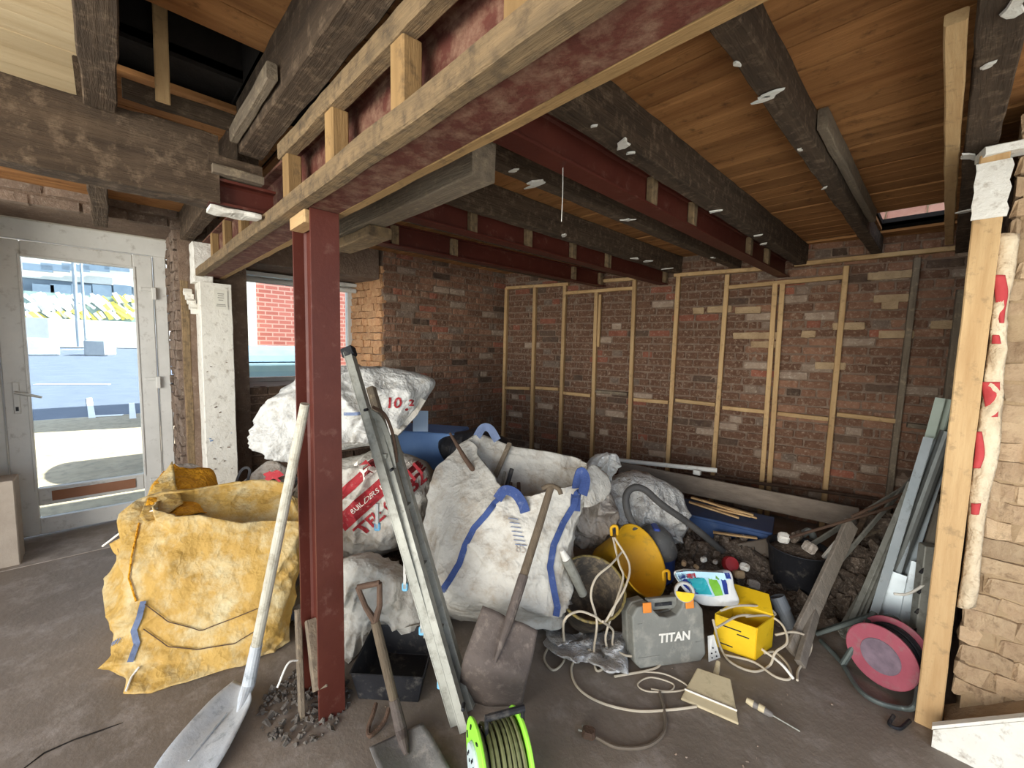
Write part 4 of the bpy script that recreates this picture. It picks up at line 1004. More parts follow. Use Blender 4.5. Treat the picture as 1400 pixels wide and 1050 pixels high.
# ------------------------------------------------------------------ aluminium step ladder, folded
ld_ = thing('step_ladder', 'folded aluminium step ladder leaning beside the red column', 'ladder', F(630, 990))
f1, t1_ = F(624, 988), D(477, 482, 2.02); f2, t2_ = F(636, 997), D(514, 566, 2.0)
far_ = AWAY*.12+V((RT.x, RT.y, 0)).normalized()*.012
def stile(a, b, name='stile', wd=.022, dp=.05, m=None):
    d, s_, u_ = frame(b-a, -FW); R = Matrix((d, s_, u_)).transposed(); mb_ = MB()
    L = (b-a).length; c_ = (a+b)/2
    mb_.box(c_-u_*(dp/2-.003), (L, wd, .005), R); mb_.box(c_+s_*(wd/2), (L, .004, dp), R); mb_.box(c_-s_*(wd/2), (L, .004, dp), R); mb_.box(c_+u_*(dp/2-.003), (L, wd, .003), R)
    return mb_.make(name, m or m_alu, ld_)
S1 = stile(f1, t1_, wd=.034); S2 = stile(f2, t2_, wd=.03)
stile(f1+far_*.9, t1_.lerp(f1, .12)+far_, wd=.03, m=tgrey('z')); stile(f2+far_*.8, t2_.lerp(f2, .1)+far_*.9, wd=.03)
m_cap = mat('light_blue_cap', '#6fb6dd', '#8ccbe8', 6, .5)
for t in (.2, .36, .52, .68):
    a = f1.lerp(t1_, t); b = a+far_*.95
    d, s_, u_ = frame(b-a)
    st_ = MB().box((a+b)/2, ((b-a).length, .07, .02), Matrix((d, s_, u_)).transposed()).make('tread', m_alu, ld_)
for (u, v) in ((516, 720), (554, 802), (577, 862), (602, 935)):
    p = D(u, v, 1.72+(990-v)*.0006)
    MB().box(p+UP*.05, (.012, .02, .11), Matrix((RT, -FW, UP)).transposed()).make('tread_end', m_upvc, ld_)
    MB().box(p, (.026, .02, .035), Matrix((RT, -FW, UP)).transposed(), .004).make('blue_end_cap', m_cap, ld_)
MB().box(t1_+(t1_-f1).normalized()*.0, (.05, .06, .05), Matrix((frame(t1_-f1, -FW))).transposed(), .006).make('top_cap', m_black, ld_)
ribbon([D(504, 562, 1.97), D(518, 572, 1.97), D(528, 592, 1.96), D(534, 615, 1.95), D(538, 640, 1.93)], .03, 'hinge_arm', m_alu, ld_, -FW, .01)
ribbon([D(510, 556, 1.99), D(526, 566, 1.99), D(536, 588, 1.98), D(541, 612, 1.97), D(543, 632, 1.95)], .012, 'hinge_arm', m_rust, ld_, -FW, .012)
for (u, v) in ((537, 641), (634, 962), (502, 560)):
    MB().lathe(D(u, v, 1.9 if v < 700 else 1.52), -FW, ((.0, .0), (.007, 0), (.007, .03), (.004, .032)), 12, True, True).make('rivet', m_black, ld_)

# ------------------------------------------------------------------ shovels
def blade(name, rows, m, par, solid=.004):
    rr = [catmull(r, 6) for r in rows]; n = len(rr[0]); cp = [catmull([r[i] for r in rr], 6) for i in range(n)]
    mb_ = MB(); mb_.loft([[cp[i][j] for i in range(n)] for j in range(len(cp[0]))], closed=False)
    return mb_.make(name, m, par, smooth=True, solid=solid)
m_wsh = mat('worn_painted_steel', '#a9aeb2', '#cfd2d2', 9, .5, .2, .3, dust='#80868a', dustamt=.15)
m_whd = mat('dusty_pale_handle', '#a8a290', '#c4bfae', 7, .7, .2, dust='#8a8270', dustamt=.25, stretch=(3, 3, .4))
s1 = thing('long_shovel', 'long pale handled shovel with white scoop blade leaning on the column', 'shovel', F(300, 960))
nk = F(340, 935, .055); ht = V((-1.635, .515, 1.275))
MB().tube([nk, nk.lerp(ht, .03), nk.lerp(ht, .3), nk.lerp(ht, .7), ht], [.019, .021, .020, .019, .017], 14).make('handle', m_whd, s1)
MB().tube([nk.lerp(ht, .16), nk.lerp(ht, .08), nk, F(333, 955, .03), F(326, 975, .015)], [.022, .024, .026, .022, .008], 14).make('socket', m_wsh, s1)
blade('blade', [[F(320, 930, .035), F(331, 936, .03), F(343, 945, .045)],
                [F(290, 955, .04), F(318, 968, .006), F(342, 962, .05)],
                [F(250, 998, .035), F(284, 1006, .004), F(318, 1012, .045)],
                [F(224, 1030, .02), F(258, 1040, .003), F(296, 1050, .03)],
                [F(208, 1054, .006), F(236, 1066, .002), F(276, 1078, .01)]], m_wsh, s1)
MB().tube([F(310, 975, .012), F(282, 1010, .008), F(258, 1040, .006)], [.003, .006, .003], 6).make('rib', m_wsh, s1)
m_bsh = mat('dirty_steel_blade', '#4f4641', '#665b53', 8, .7, .3, .2, dust='#7d7167', dustamt=.2)
s2 = thing('square_shovel', 'brown square mouth shovel leaning against the big white bag', 'shovel', F(680, 962))
bt_ = [[D(660, 828, 1.80), D(680, 836, 1.78), D(698, 846, 1.77), D(716, 852, 1.76), D(735, 862, 1.75)],
       [D(646, 866, 1.75), D(670, 880, 1.72), D(688, 888, 1.71), D(708, 894, 1.71), D(728, 900, 1.71)],
       [D(632, 908, 1.71), D(655, 918, 1.68), D(676, 924, 1.67), D(698, 928, 1.67), D(720, 932, 1.68)],
       [F(628, 952, .004), F(650, 960, .004), F(668, 965, .004), F(690, 965, .004), F(714, 964, .004)]]
blade('blade', bt_, m_bsh, s2)
hh = [D(677, 905, 1.68), D(686, 878, 1.70), D(697, 846, 1.755), D(716, 786, 1.83), D(738, 716, 1.93), D(753, 666, 2.0)]
MB().tube(hh[:4], [.006, .013, .021, .022], 12).make('socket', m_bsh, s2)
MB().tube(hh[2:], [.018, .019, .018, .017], 12).make('handle', wood('old_shaft', '#54483a', '#6d5f4d', 'z'), s2)
MB().tube(catmull([D(741, 668, 2.0), D(752, 664, 2.0), D(763, 668, 1.99), D(767, 676, 1.98)], 4), [.011]*13, 10).make('grip', MATS['old_shaft_z'], s2)
s3 = thing('d_handle_shovel', 'small D handled shovel standing on the floor left of the ladder', 'shovel', F(560, 1035))
dn = F(548, 996, .03); dt = D(513, 850, 1.62)
MB().tube([dt, dt.lerp(dn, .3), dt.lerp(dn, .8), dn], [.017, .018, .017, .019], 12).make('shaft', MATS['old_shaft_z'], s3)
MB().tube([dt.lerp(dn, .72), dn, F(552, 1015, .02), F(556, 1032, .012)], [.019, .023, .02, .008], 12).make('socket', m_bsh, s3)
tl, tr_ = D(489, 803, 1.60), D(519, 797, 1.60)
MB().tube([dt, D(500, 830, 1.61), tl], [.014, .011, .010], 8).make('grip_arm', m_rust, s3); MB().tube([dt, D(519, 828, 1.61), tr_], [.014, .011, .010], 8).make('grip_arm', m_rust, s3)
MB().tube([tl, tr_], .011, 10).make('grip', m_rust, s3)
m_gsh = mat('grey_steel_blade', '#6d6a66', '#8b8883', 8, .55, .25, .35, dust='#a39c93', dustamt=.2)
blade('blade', [[F(505, 1022, .03), F(540, 1006, .012), F(578, 988, .035)],
                [F(512, 1040, .03), F(552, 1026, .006), F(594, 1012, .035)],
                [F(522, 1062, .025), F(566, 1052, .004), F(612, 1044, .03)],
                [F(536, 1085, .012), F(582, 1080, .003), F(630, 1072, .014)]], m_gsh, s3)
tag(cable([F(532, 968, .04), F(526, 985, .02), F(516, 998, .012), F(505, 1006, .012), F(504, 994, .015), F(510, 976, .03), F(514, 962, .04)], .009).make('steel_loop', m_rust), 'bent steel loop lying behind the small shovel blade', 'loop')
# black mixing tub
tub = thing('black_tub', 'black plastic mixing tub on the floor behind the small shovel', 'tub', F(535, 965))
q0 = [F(480, 962), F(578, 968), F(578, 968)+AWAY*.3, F(480, 962)+AWAY*.3]
cc = sum(q0, V((0, 0, 0)))/4
rg = lambda s, z: [cc+(p-cc)*s+V((0, 0, z)) for p in q0]
MB().loft([rg(.85, .002), rg(1., .13), rg(1.05, .14), rg(1.0, .14), rg(.8, .02)], True, True).make('body', m_black, tub, bevel=.012)

# ------------------------------------------------------------------ cable reels
def reel(name, label, c, n, R, Wd, m_f, m_c, rings=7, sock=None, rin=.55):
    t = thing(name, label, 'cable reel', V((c.x, c.y, 0))); n = n.normalized()
    for k, s in ((0, 1), (1, -1)):
        o = c+n*(Wd/2*s)
        f_ = MB().lathe(o-n*.006, n, ((.03, 0), (R*.97, 0), (R, .003), (R, .009), (R*.97, .012), (.03, .012)), 40, True, True).make('flange', m_f, t)
        d, a, b = frame(n)
        if s == 1:
            for j in range(8 if sock else 0):
                an = j*math.pi/4+.2; MB().box(o+n*.008+(a*math.cos(an)+b*math.sin(an))*R*.8, (.004, .02, .006), Matrix((d, a*math.cos(an+.9)+b*math.sin(an+.9), -a*math.sin(an+.9)+b*math.cos(an+.9))).transposed()).make('slot', m_black, f_)
            if sock:
                sp = MB().lathe(o+n*.006, n, ((.0, .012), (R*.5, .012), (R*.53, .004), (R*.53, 0)), 30).make('socket_plate', sock, t)
                for j in range(4):
                    an = j*math.pi/2+.4
                    for dx, dy in ((0, .012), (-.012, -.006), (.012, -.006)):
                        p = o+n*.019+(a*math.cos(an)+b*math.sin(an))*R*.29+a*dx+b*dy
                        MB().box(p, (.004, .005, .009), Matrix((d, a, b)).transposed()).make('socket_slot', m_black, sp)
    MB().lathe(c-n*(Wd/2), n, ((R*rin, 0), (R*rin, Wd)), 24).make('drum', m_black, t)
    d, a, b = frame(n)
    for j in range(rings):
        x = -Wd/2+.014+(Wd-.028)*j/(rings-1)
        for lay in range(2):
            rr_ = R*(.70+.10*lay)+random.uniform(-.003, .003); tl_ = random.uniform(-.006, .006)
            pts = [c+n*(x+tl_*math.sin(th))+(a*math.cos(th)+b*math.sin(th))*rr_ for th in (2*math.pi*i/28 for i in range(29))]
            MB().tube(pts, .0065, 6, False).make('cable_turn', m_c, t)
    return t, a, b
m_grn = mat('lime_green_plastic', '#8fd83a', '#a2e84e', 5, .45); m_olv = mat('olive_cable', '#5d5f3c', '#767850', 9, .6)
gc = D(683, 1003, 1.37); gn = V((-.42, -.9, .0)); gc.z = .138
gr, ga, gb_ = reel('green_cable_reel', 'lime green cable reel with olive cable in the front centre', gc, gn, .135, .15, m_grn, m_olv, 8, mat('pale_grey_socket', '#b6c6c4', '#c8d4d2', 6, .5))
nn_ = gn.normalized(); MB().tube([gc-nn_*.085+V((0, 0, .165)), gc+nn_*.05+V((0, 0, .165))], .011, 10).make('carry_handle', m_black, gr)
for s in (-.08, .045): MB().tube([gc+nn_*s+V((0, 0, .165)), gc+nn_*s+V((.0, 0, .10))], .007, 8).make('handle_arm', m_black, gr)
MB().lathe(gc+nn_*.08+V((.06, -.02, -.02)), nn_, ((.0, 0), (.013, 0), (.013, .025), (.0, .027)), 12).make('winding_knob', m_rust, gr)
m_pnk = mat('faded_red_plastic', '#8f4450', '#a65863', 6, .6, .1, dust='#8d6a6a', dustamt=.2)
rc = D(1212, 910, 1.92); rc.z = .15; rn = V((-.30, -.95, 0))
rr2, ra, rb = reel('red_cable_reel', 'faded red cable reel with black cable by the right hand post', rc, rn, .135, .13, m_pnk, m_black, 7, None, .5)
d, a, b = frame(rn)
MB().lathe(rc+rn.normalized()*.07, rn, ((.0, .004), (.074, .004), (.076, 0)), 30).make('label_disc', mat('worn_grey_label', '#5c5058', '#84707a', 18, .7), rr2, 'worn grey label disc')
m_tubg = mat('grey_green_tube', '#4b524e', '#656b66', 8, .5, .1, .4)
MB().tube(catmull([F(1122, 876, .02), F(1150, 905, .018), F(1174, 942, .018), F(1200, 960, .018), F(1232, 968, .02), F(1250, 966, .05), F(1256, 940, .1)], 5), .011, 9).make('stand', m_tubg, rr2)
MB().tube([F(1152, 908, .02), D(1170, 880, 1.98), D(1195, 838, 2.05)], .014, 10).make('stand_leg', m_tubg, rr2)
tag(cable([F(1244, 985, .012), F(1230, 996, .012), F(1216, 990, .012), F(1222, 978, .02)], .007).make('reel_cable_end', m_black), 'short black cable end on the floor under the red reel', 'cable')
tag(timber(F(1116, 866, .03), D(1190, 842, 2.06), .03, .02, (0, 0, 1), .002).make('grey_bar', m_tubg), 'flat grey bar lying across behind the red reel stand', 'bar')

# ------------------------------------------------------------------ grey power tool case
cs_ = thing('tool_case', 'grey plastic power tool case with orange latches lettered in white', 'tool case', F(915, 910))
A_, B_ = F(868, 917), F(966, 904); ux_ = (B_-A_).normalized(); bk_ = V((-ux_.y, ux_.x, 0)); uz_ = (V((0, 0, 1))+bk_*.22).normalized(); w_ = (B_-A_).length
m_case = mat('grey_case_plastic', '#6f6e66', '#86857c', 5, .6, .15, dust='#9b978b', dustamt=.22)
h_ = .285
def cpoly(r=.03, notch=True):
    p = [(r, 0), (w_-r, 0), (w_, r), (w_, h_-.05), (w_-.03, h_-.01), (w_*.74, h_)]
    if notch: p += [(w_*.70, h_-.03), (w_*.62, h_-.062), (w_*.5, h_-.07), (w_*.38, h_-.062), (w_*.30, h_-.03)]
    return p+[(w_*.26, h_), (.03, h_-.01), (0, h_-.05), (0, r)]
o_ = A_+V((0, 0, .003))
nf = ux_.cross(uz_).normalized()      # points to the viewer side or away
sg = 1 if nf.dot(-FW) > 0 else -1
MB().prism(cpoly(), o_, ux_, uz_, -sg*.06).make('front_shell', m_case, cs_, bevel=.008)
MB().prism(cpoly(.03, True), o_-nf*sg*.066, ux_, uz_, -sg*.06).make('back_shell', m_case, cs_, bevel=.008)
MB().prism([(w_*.3, h_-.05), (w_*.7, h_-.05), (w_*.72, h_+.005), (w_*.28, h_+.005)], o_-nf*sg*.045, ux_, uz_, -sg*.03).make('handle', m_case, cs_, bevel=.006)
MB().prism([(w_*.38, h_-.03), (w_*.62, h_-.03), (w_*.62, h_-.015), (w_*.38, h_-.015)], o_-nf*sg*.041, ux_, uz_, sg*.003).make('handle_slot', m_black, cs_)
m_org = mat('orange_latch', '#c87024', '#dd8a36', 6, .5)
for x in (.2, .8):
    MB().prism([(w_*x-.022, h_-.035), (w_*x+.022, h_-.035), (w_*x+.022, h_+.012), (w_*x-.022, h_+.012)], o_+nf*sg*.004, ux_, uz_, sg*.008).make('latch', m_org, cs_, bevel=.003)
pp, ff = text_faces('TITAN', .055, o_+ux_*(w_*.56)+uz_*.125+nf*sg*.004, ux_, uz_, .12, 1.05, .002)
link('lettering', mesh('lettering', pp, ff), m_thr, cs_)
for (x, z, l) in ((.2, .05, .3), (.1, .2, .06), (.9, .09, .08)):
    MB().box(o_+ux_*(w_*x)+uz_*z+nf*sg*.001, (w_*l, .003, .003), Matrix((ux_, nf, uz_)).transposed()).make('moulded_line', m_case, cs_)

# ------------------------------------------------------------------ yellow carton and things on it
yc_ = thing('yellow_carton', 'open bright yellow cardboard box right of the grey case', 'box', F(1015, 890))
m_yc = mat('bright_yellow_card', '#d8ab10', '#e8c024', 6, .6, .1, dust='#b18c1e', dustamt=.1)
b0, b1, b2 = F(976, 882), F(1031, 903), F(1054, 884); b3 = b0+b2-b1
def wallq(p, q, h, name='side', th=.005, lean=V((0, 0, 0))):
    d = (q-p).normalized(); nrm = V((d.y, -d.x, 0))
    return MB().loft([[p+V((0, 0, .002)), q+V((0, 0, .002)), q+nrm*th+V((0, 0, .002)), p+nrm*th+V((0, 0, .002))], [p+lean+V((0, 0, h)), q+lean+V((0, 0, h)), q+nrm*th+lean+V((0, 0, h)), p+nrm*th+lean+V((0, 0, h))]], True, True).make(name, m_yc, yc_)
for p, q in ((b0, b1), (b1, b2), (b2, b3), (b3, b0)): wallq(p, q, .17)
MB().loft([[b0, b1, b2, b3], [p+V((0, 0, .004)) for p in (b0, b1, b2, b3)]], True, True).make('base', m_yc, yc_)
fl2 = MB().loft([[b3+V((0, 0, .17)), b2+V((0, 0, .17)), b2+V((-.05, .10, .215)), b3+V((-.05, .10, .215))], [p+V((0, 0, .004)) for p in (b3+V((0, 0, .17)), b2+V((0, 0, .17)), b2+V((-.05, .10, .215)), b3+V((-.05, .10, .215)))]], True, True).make('flap', m_yc, yc_)
dirf = (b1-b0).normalized(); nf2 = V((dirf.y, -dirf.x, 0))
if nf2.dot(-FW) < 0: nf2 = -nf2
for k, (x, l, z) in enumerate(((.15, .5, .125), (.55, .3, .105), (.12, .35, .03))):
    MB().box(b0.lerp(b1, x+l/2)+V((0, 0, z))+nf2*.006, ((b1-b0).length*l, .001, .006), Matrix((dirf, nf2, V((0, 0, 1)))).transposed()).make('printed_line', m_black, yc_)
pk = thing('wipes_pack', 'blue and green printed wipes pack lying between case and yellow box', 'pack', D(965, 830, 2.12))
pm = pillow(((922, 782), (945, 779), (975, 782), (998, 781), (1004, 802), (1010, 825), (985, 829), (958, 826), (940, 812), (928, 797)), 2.2, .014, .04, wr=.006, seed=40, freq=14, pw=5)
pm.make('wrapper', mat('white_film', '#cfcfca', '#dddcd6', 5, .35), pk, smooth=True); tp = bvh(pm)
def patch(poly, m, name, lift=.002):
    c_ = [D(u, v, 2.1) for u, v in poly]; cen = sum(c_, V((0, 0, 0)))/len(c_); mb_ = MB(); mb_.v = [cen]+c_; mb_.f = [(0, i+1, (i+1) % len(c_)+1) for i in range(len(c_))]
    p, f = subdiv(mb_.v, mb_.f, .012); link(name, mesh(name, wrap(p, tp, -FW, lift), f), m, pk)
patch(((924, 783), (940, 781), (985, 783), (996, 784), (1004, 824), (985, 827), (960, 825), (942, 811), (930, 797)), mat('pale_blue_film', '#9fc4d2', '#bcd8e0', 9, .35), 'printed_panel', .0012)
patch(((926, 784), (936, 783), (950, 800), (966, 824), (956, 823), (940, 808), (930, 796)), mat('navy_film', '#1f2c6e', '#2d3c86', 5, .35), 'printed_panel')
patch(((942, 792), (962, 790), (976, 804), (984, 824), (964, 824), (952, 808)), mat('teal_film', '#1c8f98', '#35a9ae', 9, .35), 'printed_panel')
patch(((978, 786), (984, 792), (996, 812), (1000, 825), (988, 826), (980, 808)), mat('leaf_green_film', '#6aa52e', '#83bd45', 9, .35), 'printed_panel')
patch(((938, 785), (950, 783), (953, 794), (942, 796)), mat('red_film', '#c22834', '#d23b44', 9, .35), 'printed_panel', .003)
patch(((990, 783), (997, 783), (1006, 810), (1008, 824), (1002, 824), (998, 806)), MATS['navy_film'], 'printed_panel')
tp_ = thing('tape_measure', 'yellow and clear tape measure on top of the grey case', 'tape measure', D(936, 822, 2.02))
tc_ = D(935, 808, 2.03); tn = (-FW+UP*.25+RT*-.2)
MB().lathe(tc_, tn, ((.03, 0), (.045, 0), (.047, .01), (.047, .022), (.043, .026), (.034, .026), (.032, .01), (.03, 0)), 26).make('clear_ring', mat('clear_plastic_ring', '#8f8d86', '#a9a7a0', 6, .3), tp_)
mb_ = MB(); d, a, b = frame(tn); 
arc = [tc_+d*.024+(a*math.cos(t)+b*math.sin(t))*.042 for t in [math.pi*(1.0+i/12*1.0) for i in range(13)]]
arc2 = [p for p in arc]
mb_.loft([arc, [p+d*.006 for p in arc]], True, True).make('yellow_cap', m_yc, tp_)

# ------------------------------------------------------------------ tubs, bucket, vacuum
def bucket(name, label, cat, c, n, R, Rb, H, m, m_in=None, th=.006, rim=True, parent=None):
    n = n.normalized(); t = thing(name, label, cat, c-n*H)
    MB().lathe(c-n*H, n, ((.0, 0), (Rb, 0), (Rb*1.02, .01), (R, H), (R+.008, H), (R+.008, H-.015) if False else (R+.004, H+.004), (R-th, H), (Rb-th, .015), (.0, .012)), 36).make('body', m, t, smooth=True)
    return t
m_yt = mat('yellow_rubber', '#c79212', '#dba826', 5, .55, .1, dust='#a8842c', dustamt=.15)
nt_ = (-FW*.55+(RT*.62+UP*.56)*.83)
ycen = D(877, 765, 2.35)
yt = bucket('yellow_tub', 'yellow flexible tub lying tilted on the rubble with its mouth open', 'tub', ycen, nt_, .195, .145, .25, m_yt)
for (u, v) in ((840, 727), (911, 788)):
    MB().tube(catmull([D(u-4, v+5, 2.3), D(u-4, v-6, 2.29), D(u+3, v-7, 2.29), D(u+4, v+4, 2.3)], 5), .008, 8).make('handle', m_yt, yt)
bcen = D(808, 803, 2.1)
m_gin = mat('dusty_black_rubber', '#3a352f', '#5b5247', 6, .8, .2, dust='#8a7a62', dustamt=.3)
bk2 = bucket('dusty_bucket', 'dusty dark bucket tilted towards the camera beside the big white bag', 'bucket', bcen, (-FW*.62+UP*.78), .165, .125, .24, m_gin)
MB().tube([bcen+(RT*math.cos(t)+(UP*.62+FW*.78)*math.sin(t))*.168 for t in (math.pi*2*i/30 for i in range(31))], .007, 6, False).make('rim', mat('worn_yellow_rim', '#7d6c3d', '#9a8648', 14, .7, dust='#4d463b', dustamt=.4), bk2)
sc_ = thing('spray_can', 'silver sealant tube standing in the dusty bucket', 'tube', D(795, 815, 2.08))
MB().tube([D(797, 812, 2.09), D(786, 788, 2.06), D(774, 764, 2.03)], [.022, .024, .024], 14).make('body', m_alu, sc_); MB().tube([D(774, 764, 2.03), D(768, 752, 2.02)], [.02, .012], 12).make('nozzle', m_white, sc_)
vc = thing('wet_vacuum', 'blue and grey canister vacuum half hidden behind the yellow tub', 'vacuum', D(893, 782, 2.62))
v0 = D(893, 776, 2.66); Vr = .128
MB().lathe(v0+V((0, 0, -.06)), (0, 0, 1), ((0, 0), (Vr*.9, 0), (Vr, .02), (Vr, .16), (Vr*1.03, .165)), 30).make('tank', mat('blue_vac_tank', '#2b3f78', '#3c528c', 6, .45, dust='#6d7690', dustamt=.1), vc, smooth=True)
MB().lathe(v0+V((0, 0, .105)), (0, 0, 1), ((Vr*1.06, 0), (Vr*1.08, .03), (Vr*1.0, .06), (Vr*.8, .12), (Vr*.5, .155), (0, .165)), 30).make('motor_head', mat('grey_vac_head', '#4a4a4a', '#66645f', 6, .55, dust='#8a857b', dustamt=.2), vc, smooth=True)
MB().box(v0+V((0, 0, .26)), (.04, .1, .03), Matrix.Rotation(.7, 3, 'Z'), .008).make('carry_grip', mat('blue_grip', '#2d3f86', '#40539a', 6, .5), vc)
for s in (-1, 1): MB().box(v0+RT*(Vr*.9*s)-FW*.04+V((0, 0, .1)), (.03, .02, .05), Matrix((RT, -FW, UP)).transposed(), .004).make('clip', m_black, vc)
tag(cable([D(868, 722, 2.5), D(858, 700, 2.48), D(856, 678, 2.5), D(866, 667, 2.52), D(882, 670, 2.53), D(905, 690, 2.56), D(945, 718, 2.62), D(990, 755, 2.72)], .021, 8, 12).make('vacuum_hose', mat('dark_grey_hose', '#3d3c3b', '#55524e', 8, .6, .1)), 'dark grey vacuum hose arching over the plastic bag', 'hose')
rbk = bucket('rubble_bucket', 'black rubble bucket filled with scraps beside the leaning plank', 'bucket', V((F(1107, 836).x, F(1107, 836).y, 0))+AWAY*.13+V((0, 0, .33)), V((0, 0, 1)), .165, .125, .325, m_black)
rb0 = rbk.location+V((0, 0, .29))
MB().lathe(rb0+V((0, 0, 0)), (0, 0, 1), ((0, .04), (.08, .03), (.155, .0)), 20).make('fill', m_rub, rbk)
for i, (dx, dy, l, mm, lb) in enumerate(((-.08, -.02, .1, m_white, 'crumpled white scrap in the black rubble bucket'), (-.03, .06, .16, m_rub, 'dark brick piece in the black rubble bucket'), (.06, -.05, .12, m_brn, 'brown offcut in the black rubble bucket'))):
    tag(MB().box(rb0+V((dx, dy, .07)), (l*.6, .05, .06), Matrix.Rotation(i+.4, 3, 'Z')@Matrix.Rotation(.5, 3, 'X'), .01).make('scrap', mm), lb, 'scrap')

# ------------------------------------------------------------------ dustpan, screwdriver, small items on the floor
dp = thing('dustpan', 'cream plastic dustpan upside down on the floor', 'dustpan', F(970, 965))
m_crm = mat('cream_plastic', '#b9a885', '#cfc09c', 5, .6, .1, dust='#9a8b6c', dustamt=.2)
f0, f1_, f2_, f3_ = F(930, 958), F(1010, 993), F(1000, 941, .0), F(951, 924, .0)
k0 = [f0, f1_, f2_, f3_]; cen = sum(k0, V((0, 0, 0)))/4
top = [f0+V((0, 0, .012)), f1_+V((0, 0, .012)), f2_.lerp(cen, .08)+V((0, 0, .05)), f3_.lerp(cen, .08)+V((0, 0, .05))]
MB().loft([[p+V((0, 0, .002)) for p in k0], top], True, True).make('pan', m_crm, dp, bevel=.006)
l0, l1 = f0.lerp(f3_, .25)+V((0, 0, .024)), f1_.lerp(f2_, .25)+V((0, 0, .024))
MB().tube([l0, l1], .004, 6).make('ridge', m_thr, dp)
hm = f3_.lerp(f2_, .55)+V((0, 0, .03)); hd_ = (f3_.lerp(f2_, .55)-f0.lerp(f1_, .5)).normalized()
MB().tube([hm-hd_*.01, hm+hd_*.05, hm+hd_*.085+V((0, 0, .015))], [.012, .012, .009], 8).make('handle', m_crm, dp)
sd = thing('screwdriver', 'screwdriver with pale handle lying on the floor near the dustpan', 'screwdriver', F(1055, 980))
sa, sb = F(1022, 958, .018), F(1094, 1000, .006)
MB().tube([sa, sa.lerp(sb, .1), sa.lerp(sb, .2), sa.lerp(sb, .34), sa.lerp(sb, .44), sa.lerp(sb, .5)], [.010, .014, .012, .014, .012, .007], 12).make('handle', mat('grey_grip', '#6d665f', '#86807a', 6, .6), sd)
MB().tube([sa-(sb-sa).normalized()*.004, sa.lerp(sb, .12)], [.011, .0145], 12).make('end_cap', m_crm, sd)
MB().tube([sa.lerp(sb, .22)+V((0, 0, .002)), sa.lerp(sb, .34)+V((0, 0, .002))], .0142, 12).make('grip_inlay', m_crm, sd)
MB().tube([sa.lerp(sb, .48), sb], .0033, 8).make('shank', m_alu, sd)
m_cab = mat('dusty_white_cable', '#b3a68f', '#c9bda7', 10, .65); m_cabd = mat('brown_cable', '#5e5347', '#74685a', 10, .65)
def flo(pts, r=.0055): return [F(u, v, z) for u, v, z in pts]
tag(cable([F(1028+0, 878, .02), F(1065, 905, .05), F(1085, 928, .01)], .006).make('white_cable', m_thr), 'short bright white cable end in front of the leaning plank', 'cable')
tag(cable([D(838, 735, 2.26), D(846, 770, 2.16), D(852, 790, 2.1), D(840, 830, 2.0), F(828, 870, .12), F(832, 895, .02), F(826, 912, .008), F(815, 916, .008), F(812, 890, .05), D(816, 850, 1.95), D(808, 815, 2.0), D(815, 790, 2.05), D(835, 772, 2.1), D(850, 755, 2.2)], .0055, 9).make('white_cable', m_cab), 'pale cable looping from the yellow tub handle to the floor', 'cable')
tag(cable([D(840, 735, 2.25), D(860, 770, 2.15), D(856, 800, 2.05), D(838, 832, 1.98), D(826, 850, 1.95), D(812, 842, 1.93), D(790, 836, 1.9), D(771, 850, 1.88), F(772, 885, .03), F(770, 905, .008), F(756, 916, .008), F(744, 900, .008), F(752, 880, .02)], .0055, 9).make('white_cable', m_cab), 'pale cable looping low beside the torn plastic wrapper', 'cable')
tag(cable([D(824, 850, 1.93), F(838, 862, .12), F(838, 882, .06), F(855, 896, .05), F(885, 896, .03), F(904, 900, .01), F(895, 914, .008), F(840, 925, .008)], .0055, 9).make('white_cable', m_cab), 'pale cable crossing the front of the grey tool case', 'cable')
tag(cable([F(808, 888, .05), F(790, 898, .02), F(781, 915, .008), F(790, 940, .008), F(820, 960, .008), F(870, 972, .008), F(920, 970, .008), F(952, 966, .008)], .0055, 9).make('white_cable', m_cab), 'long pale cable curving over the floor towards the dustpan', 'cable')
tag(cable([F(878, 918, .008), F(910, 922, .008), F(940, 938, .01), F(925, 945, .008), F(885, 945, .008), F(872, 935, .008), F(890, 926, .008), F(920, 935, .008), F(915, 945, .008), F(890, 942, .008)], .0035, 9).make('white_cable', m_cab), 'thin pale cable coiled in front of the grey tool case', 'cable')
tag(cable([F(902, 946, .008), F(908, 970, .008), F(908, 1000, .008), F(885, 1020, .008), F(845, 1022, .008), F(815, 1008, .008)], .0065, 8).make('brown_cable', m_cabd), 'brown flex with a plug lying on the front floor', 'cable')
plg = thing('mains_plug', 'dark mains plug at the end of the brown flex on the floor', 'plug', F(803, 1000))
MB().box(F(805, 1002, .018), (.05, .045, .03), Matrix.Rotation(.5, 3, 'Z'), .008).make('body', m_rust, plg)
for k in (-.012, .012): MB().box(F(797, 996, .02)+V((0, k, 0)), (.022, .005, .007), Matrix.Rotation(.5, 3, 'Z')).make('pin', m_alu, plg)
tag(cable([D(985, 835, 2.12), D(1010, 828, 2.15), D(1045, 830, 2.2), D(1060, 840, 2.2), D(1040, 842, 2.16), D(1010, 842, 2.1), D(980, 858, 2.0)], .0055, 9).make('white_cable', m_cab), 'pale cable coiled over the open yellow box', 'cable')
tag(cable([D(975, 848, 1.98), F(985, 885, .03), F(1000, 906, .008), F(1030, 918, .008), F(1052, 910, .008), D(1060, 892, 2.0), D(1076, 878, 2.02), D(1070, 855, 2.08), D(1050, 842, 2.14), D(1020, 843, 2.12)], .0055, 9).make('white_cable', m_cab), 'pale cable hanging down the front of the yellow box', 'cable')
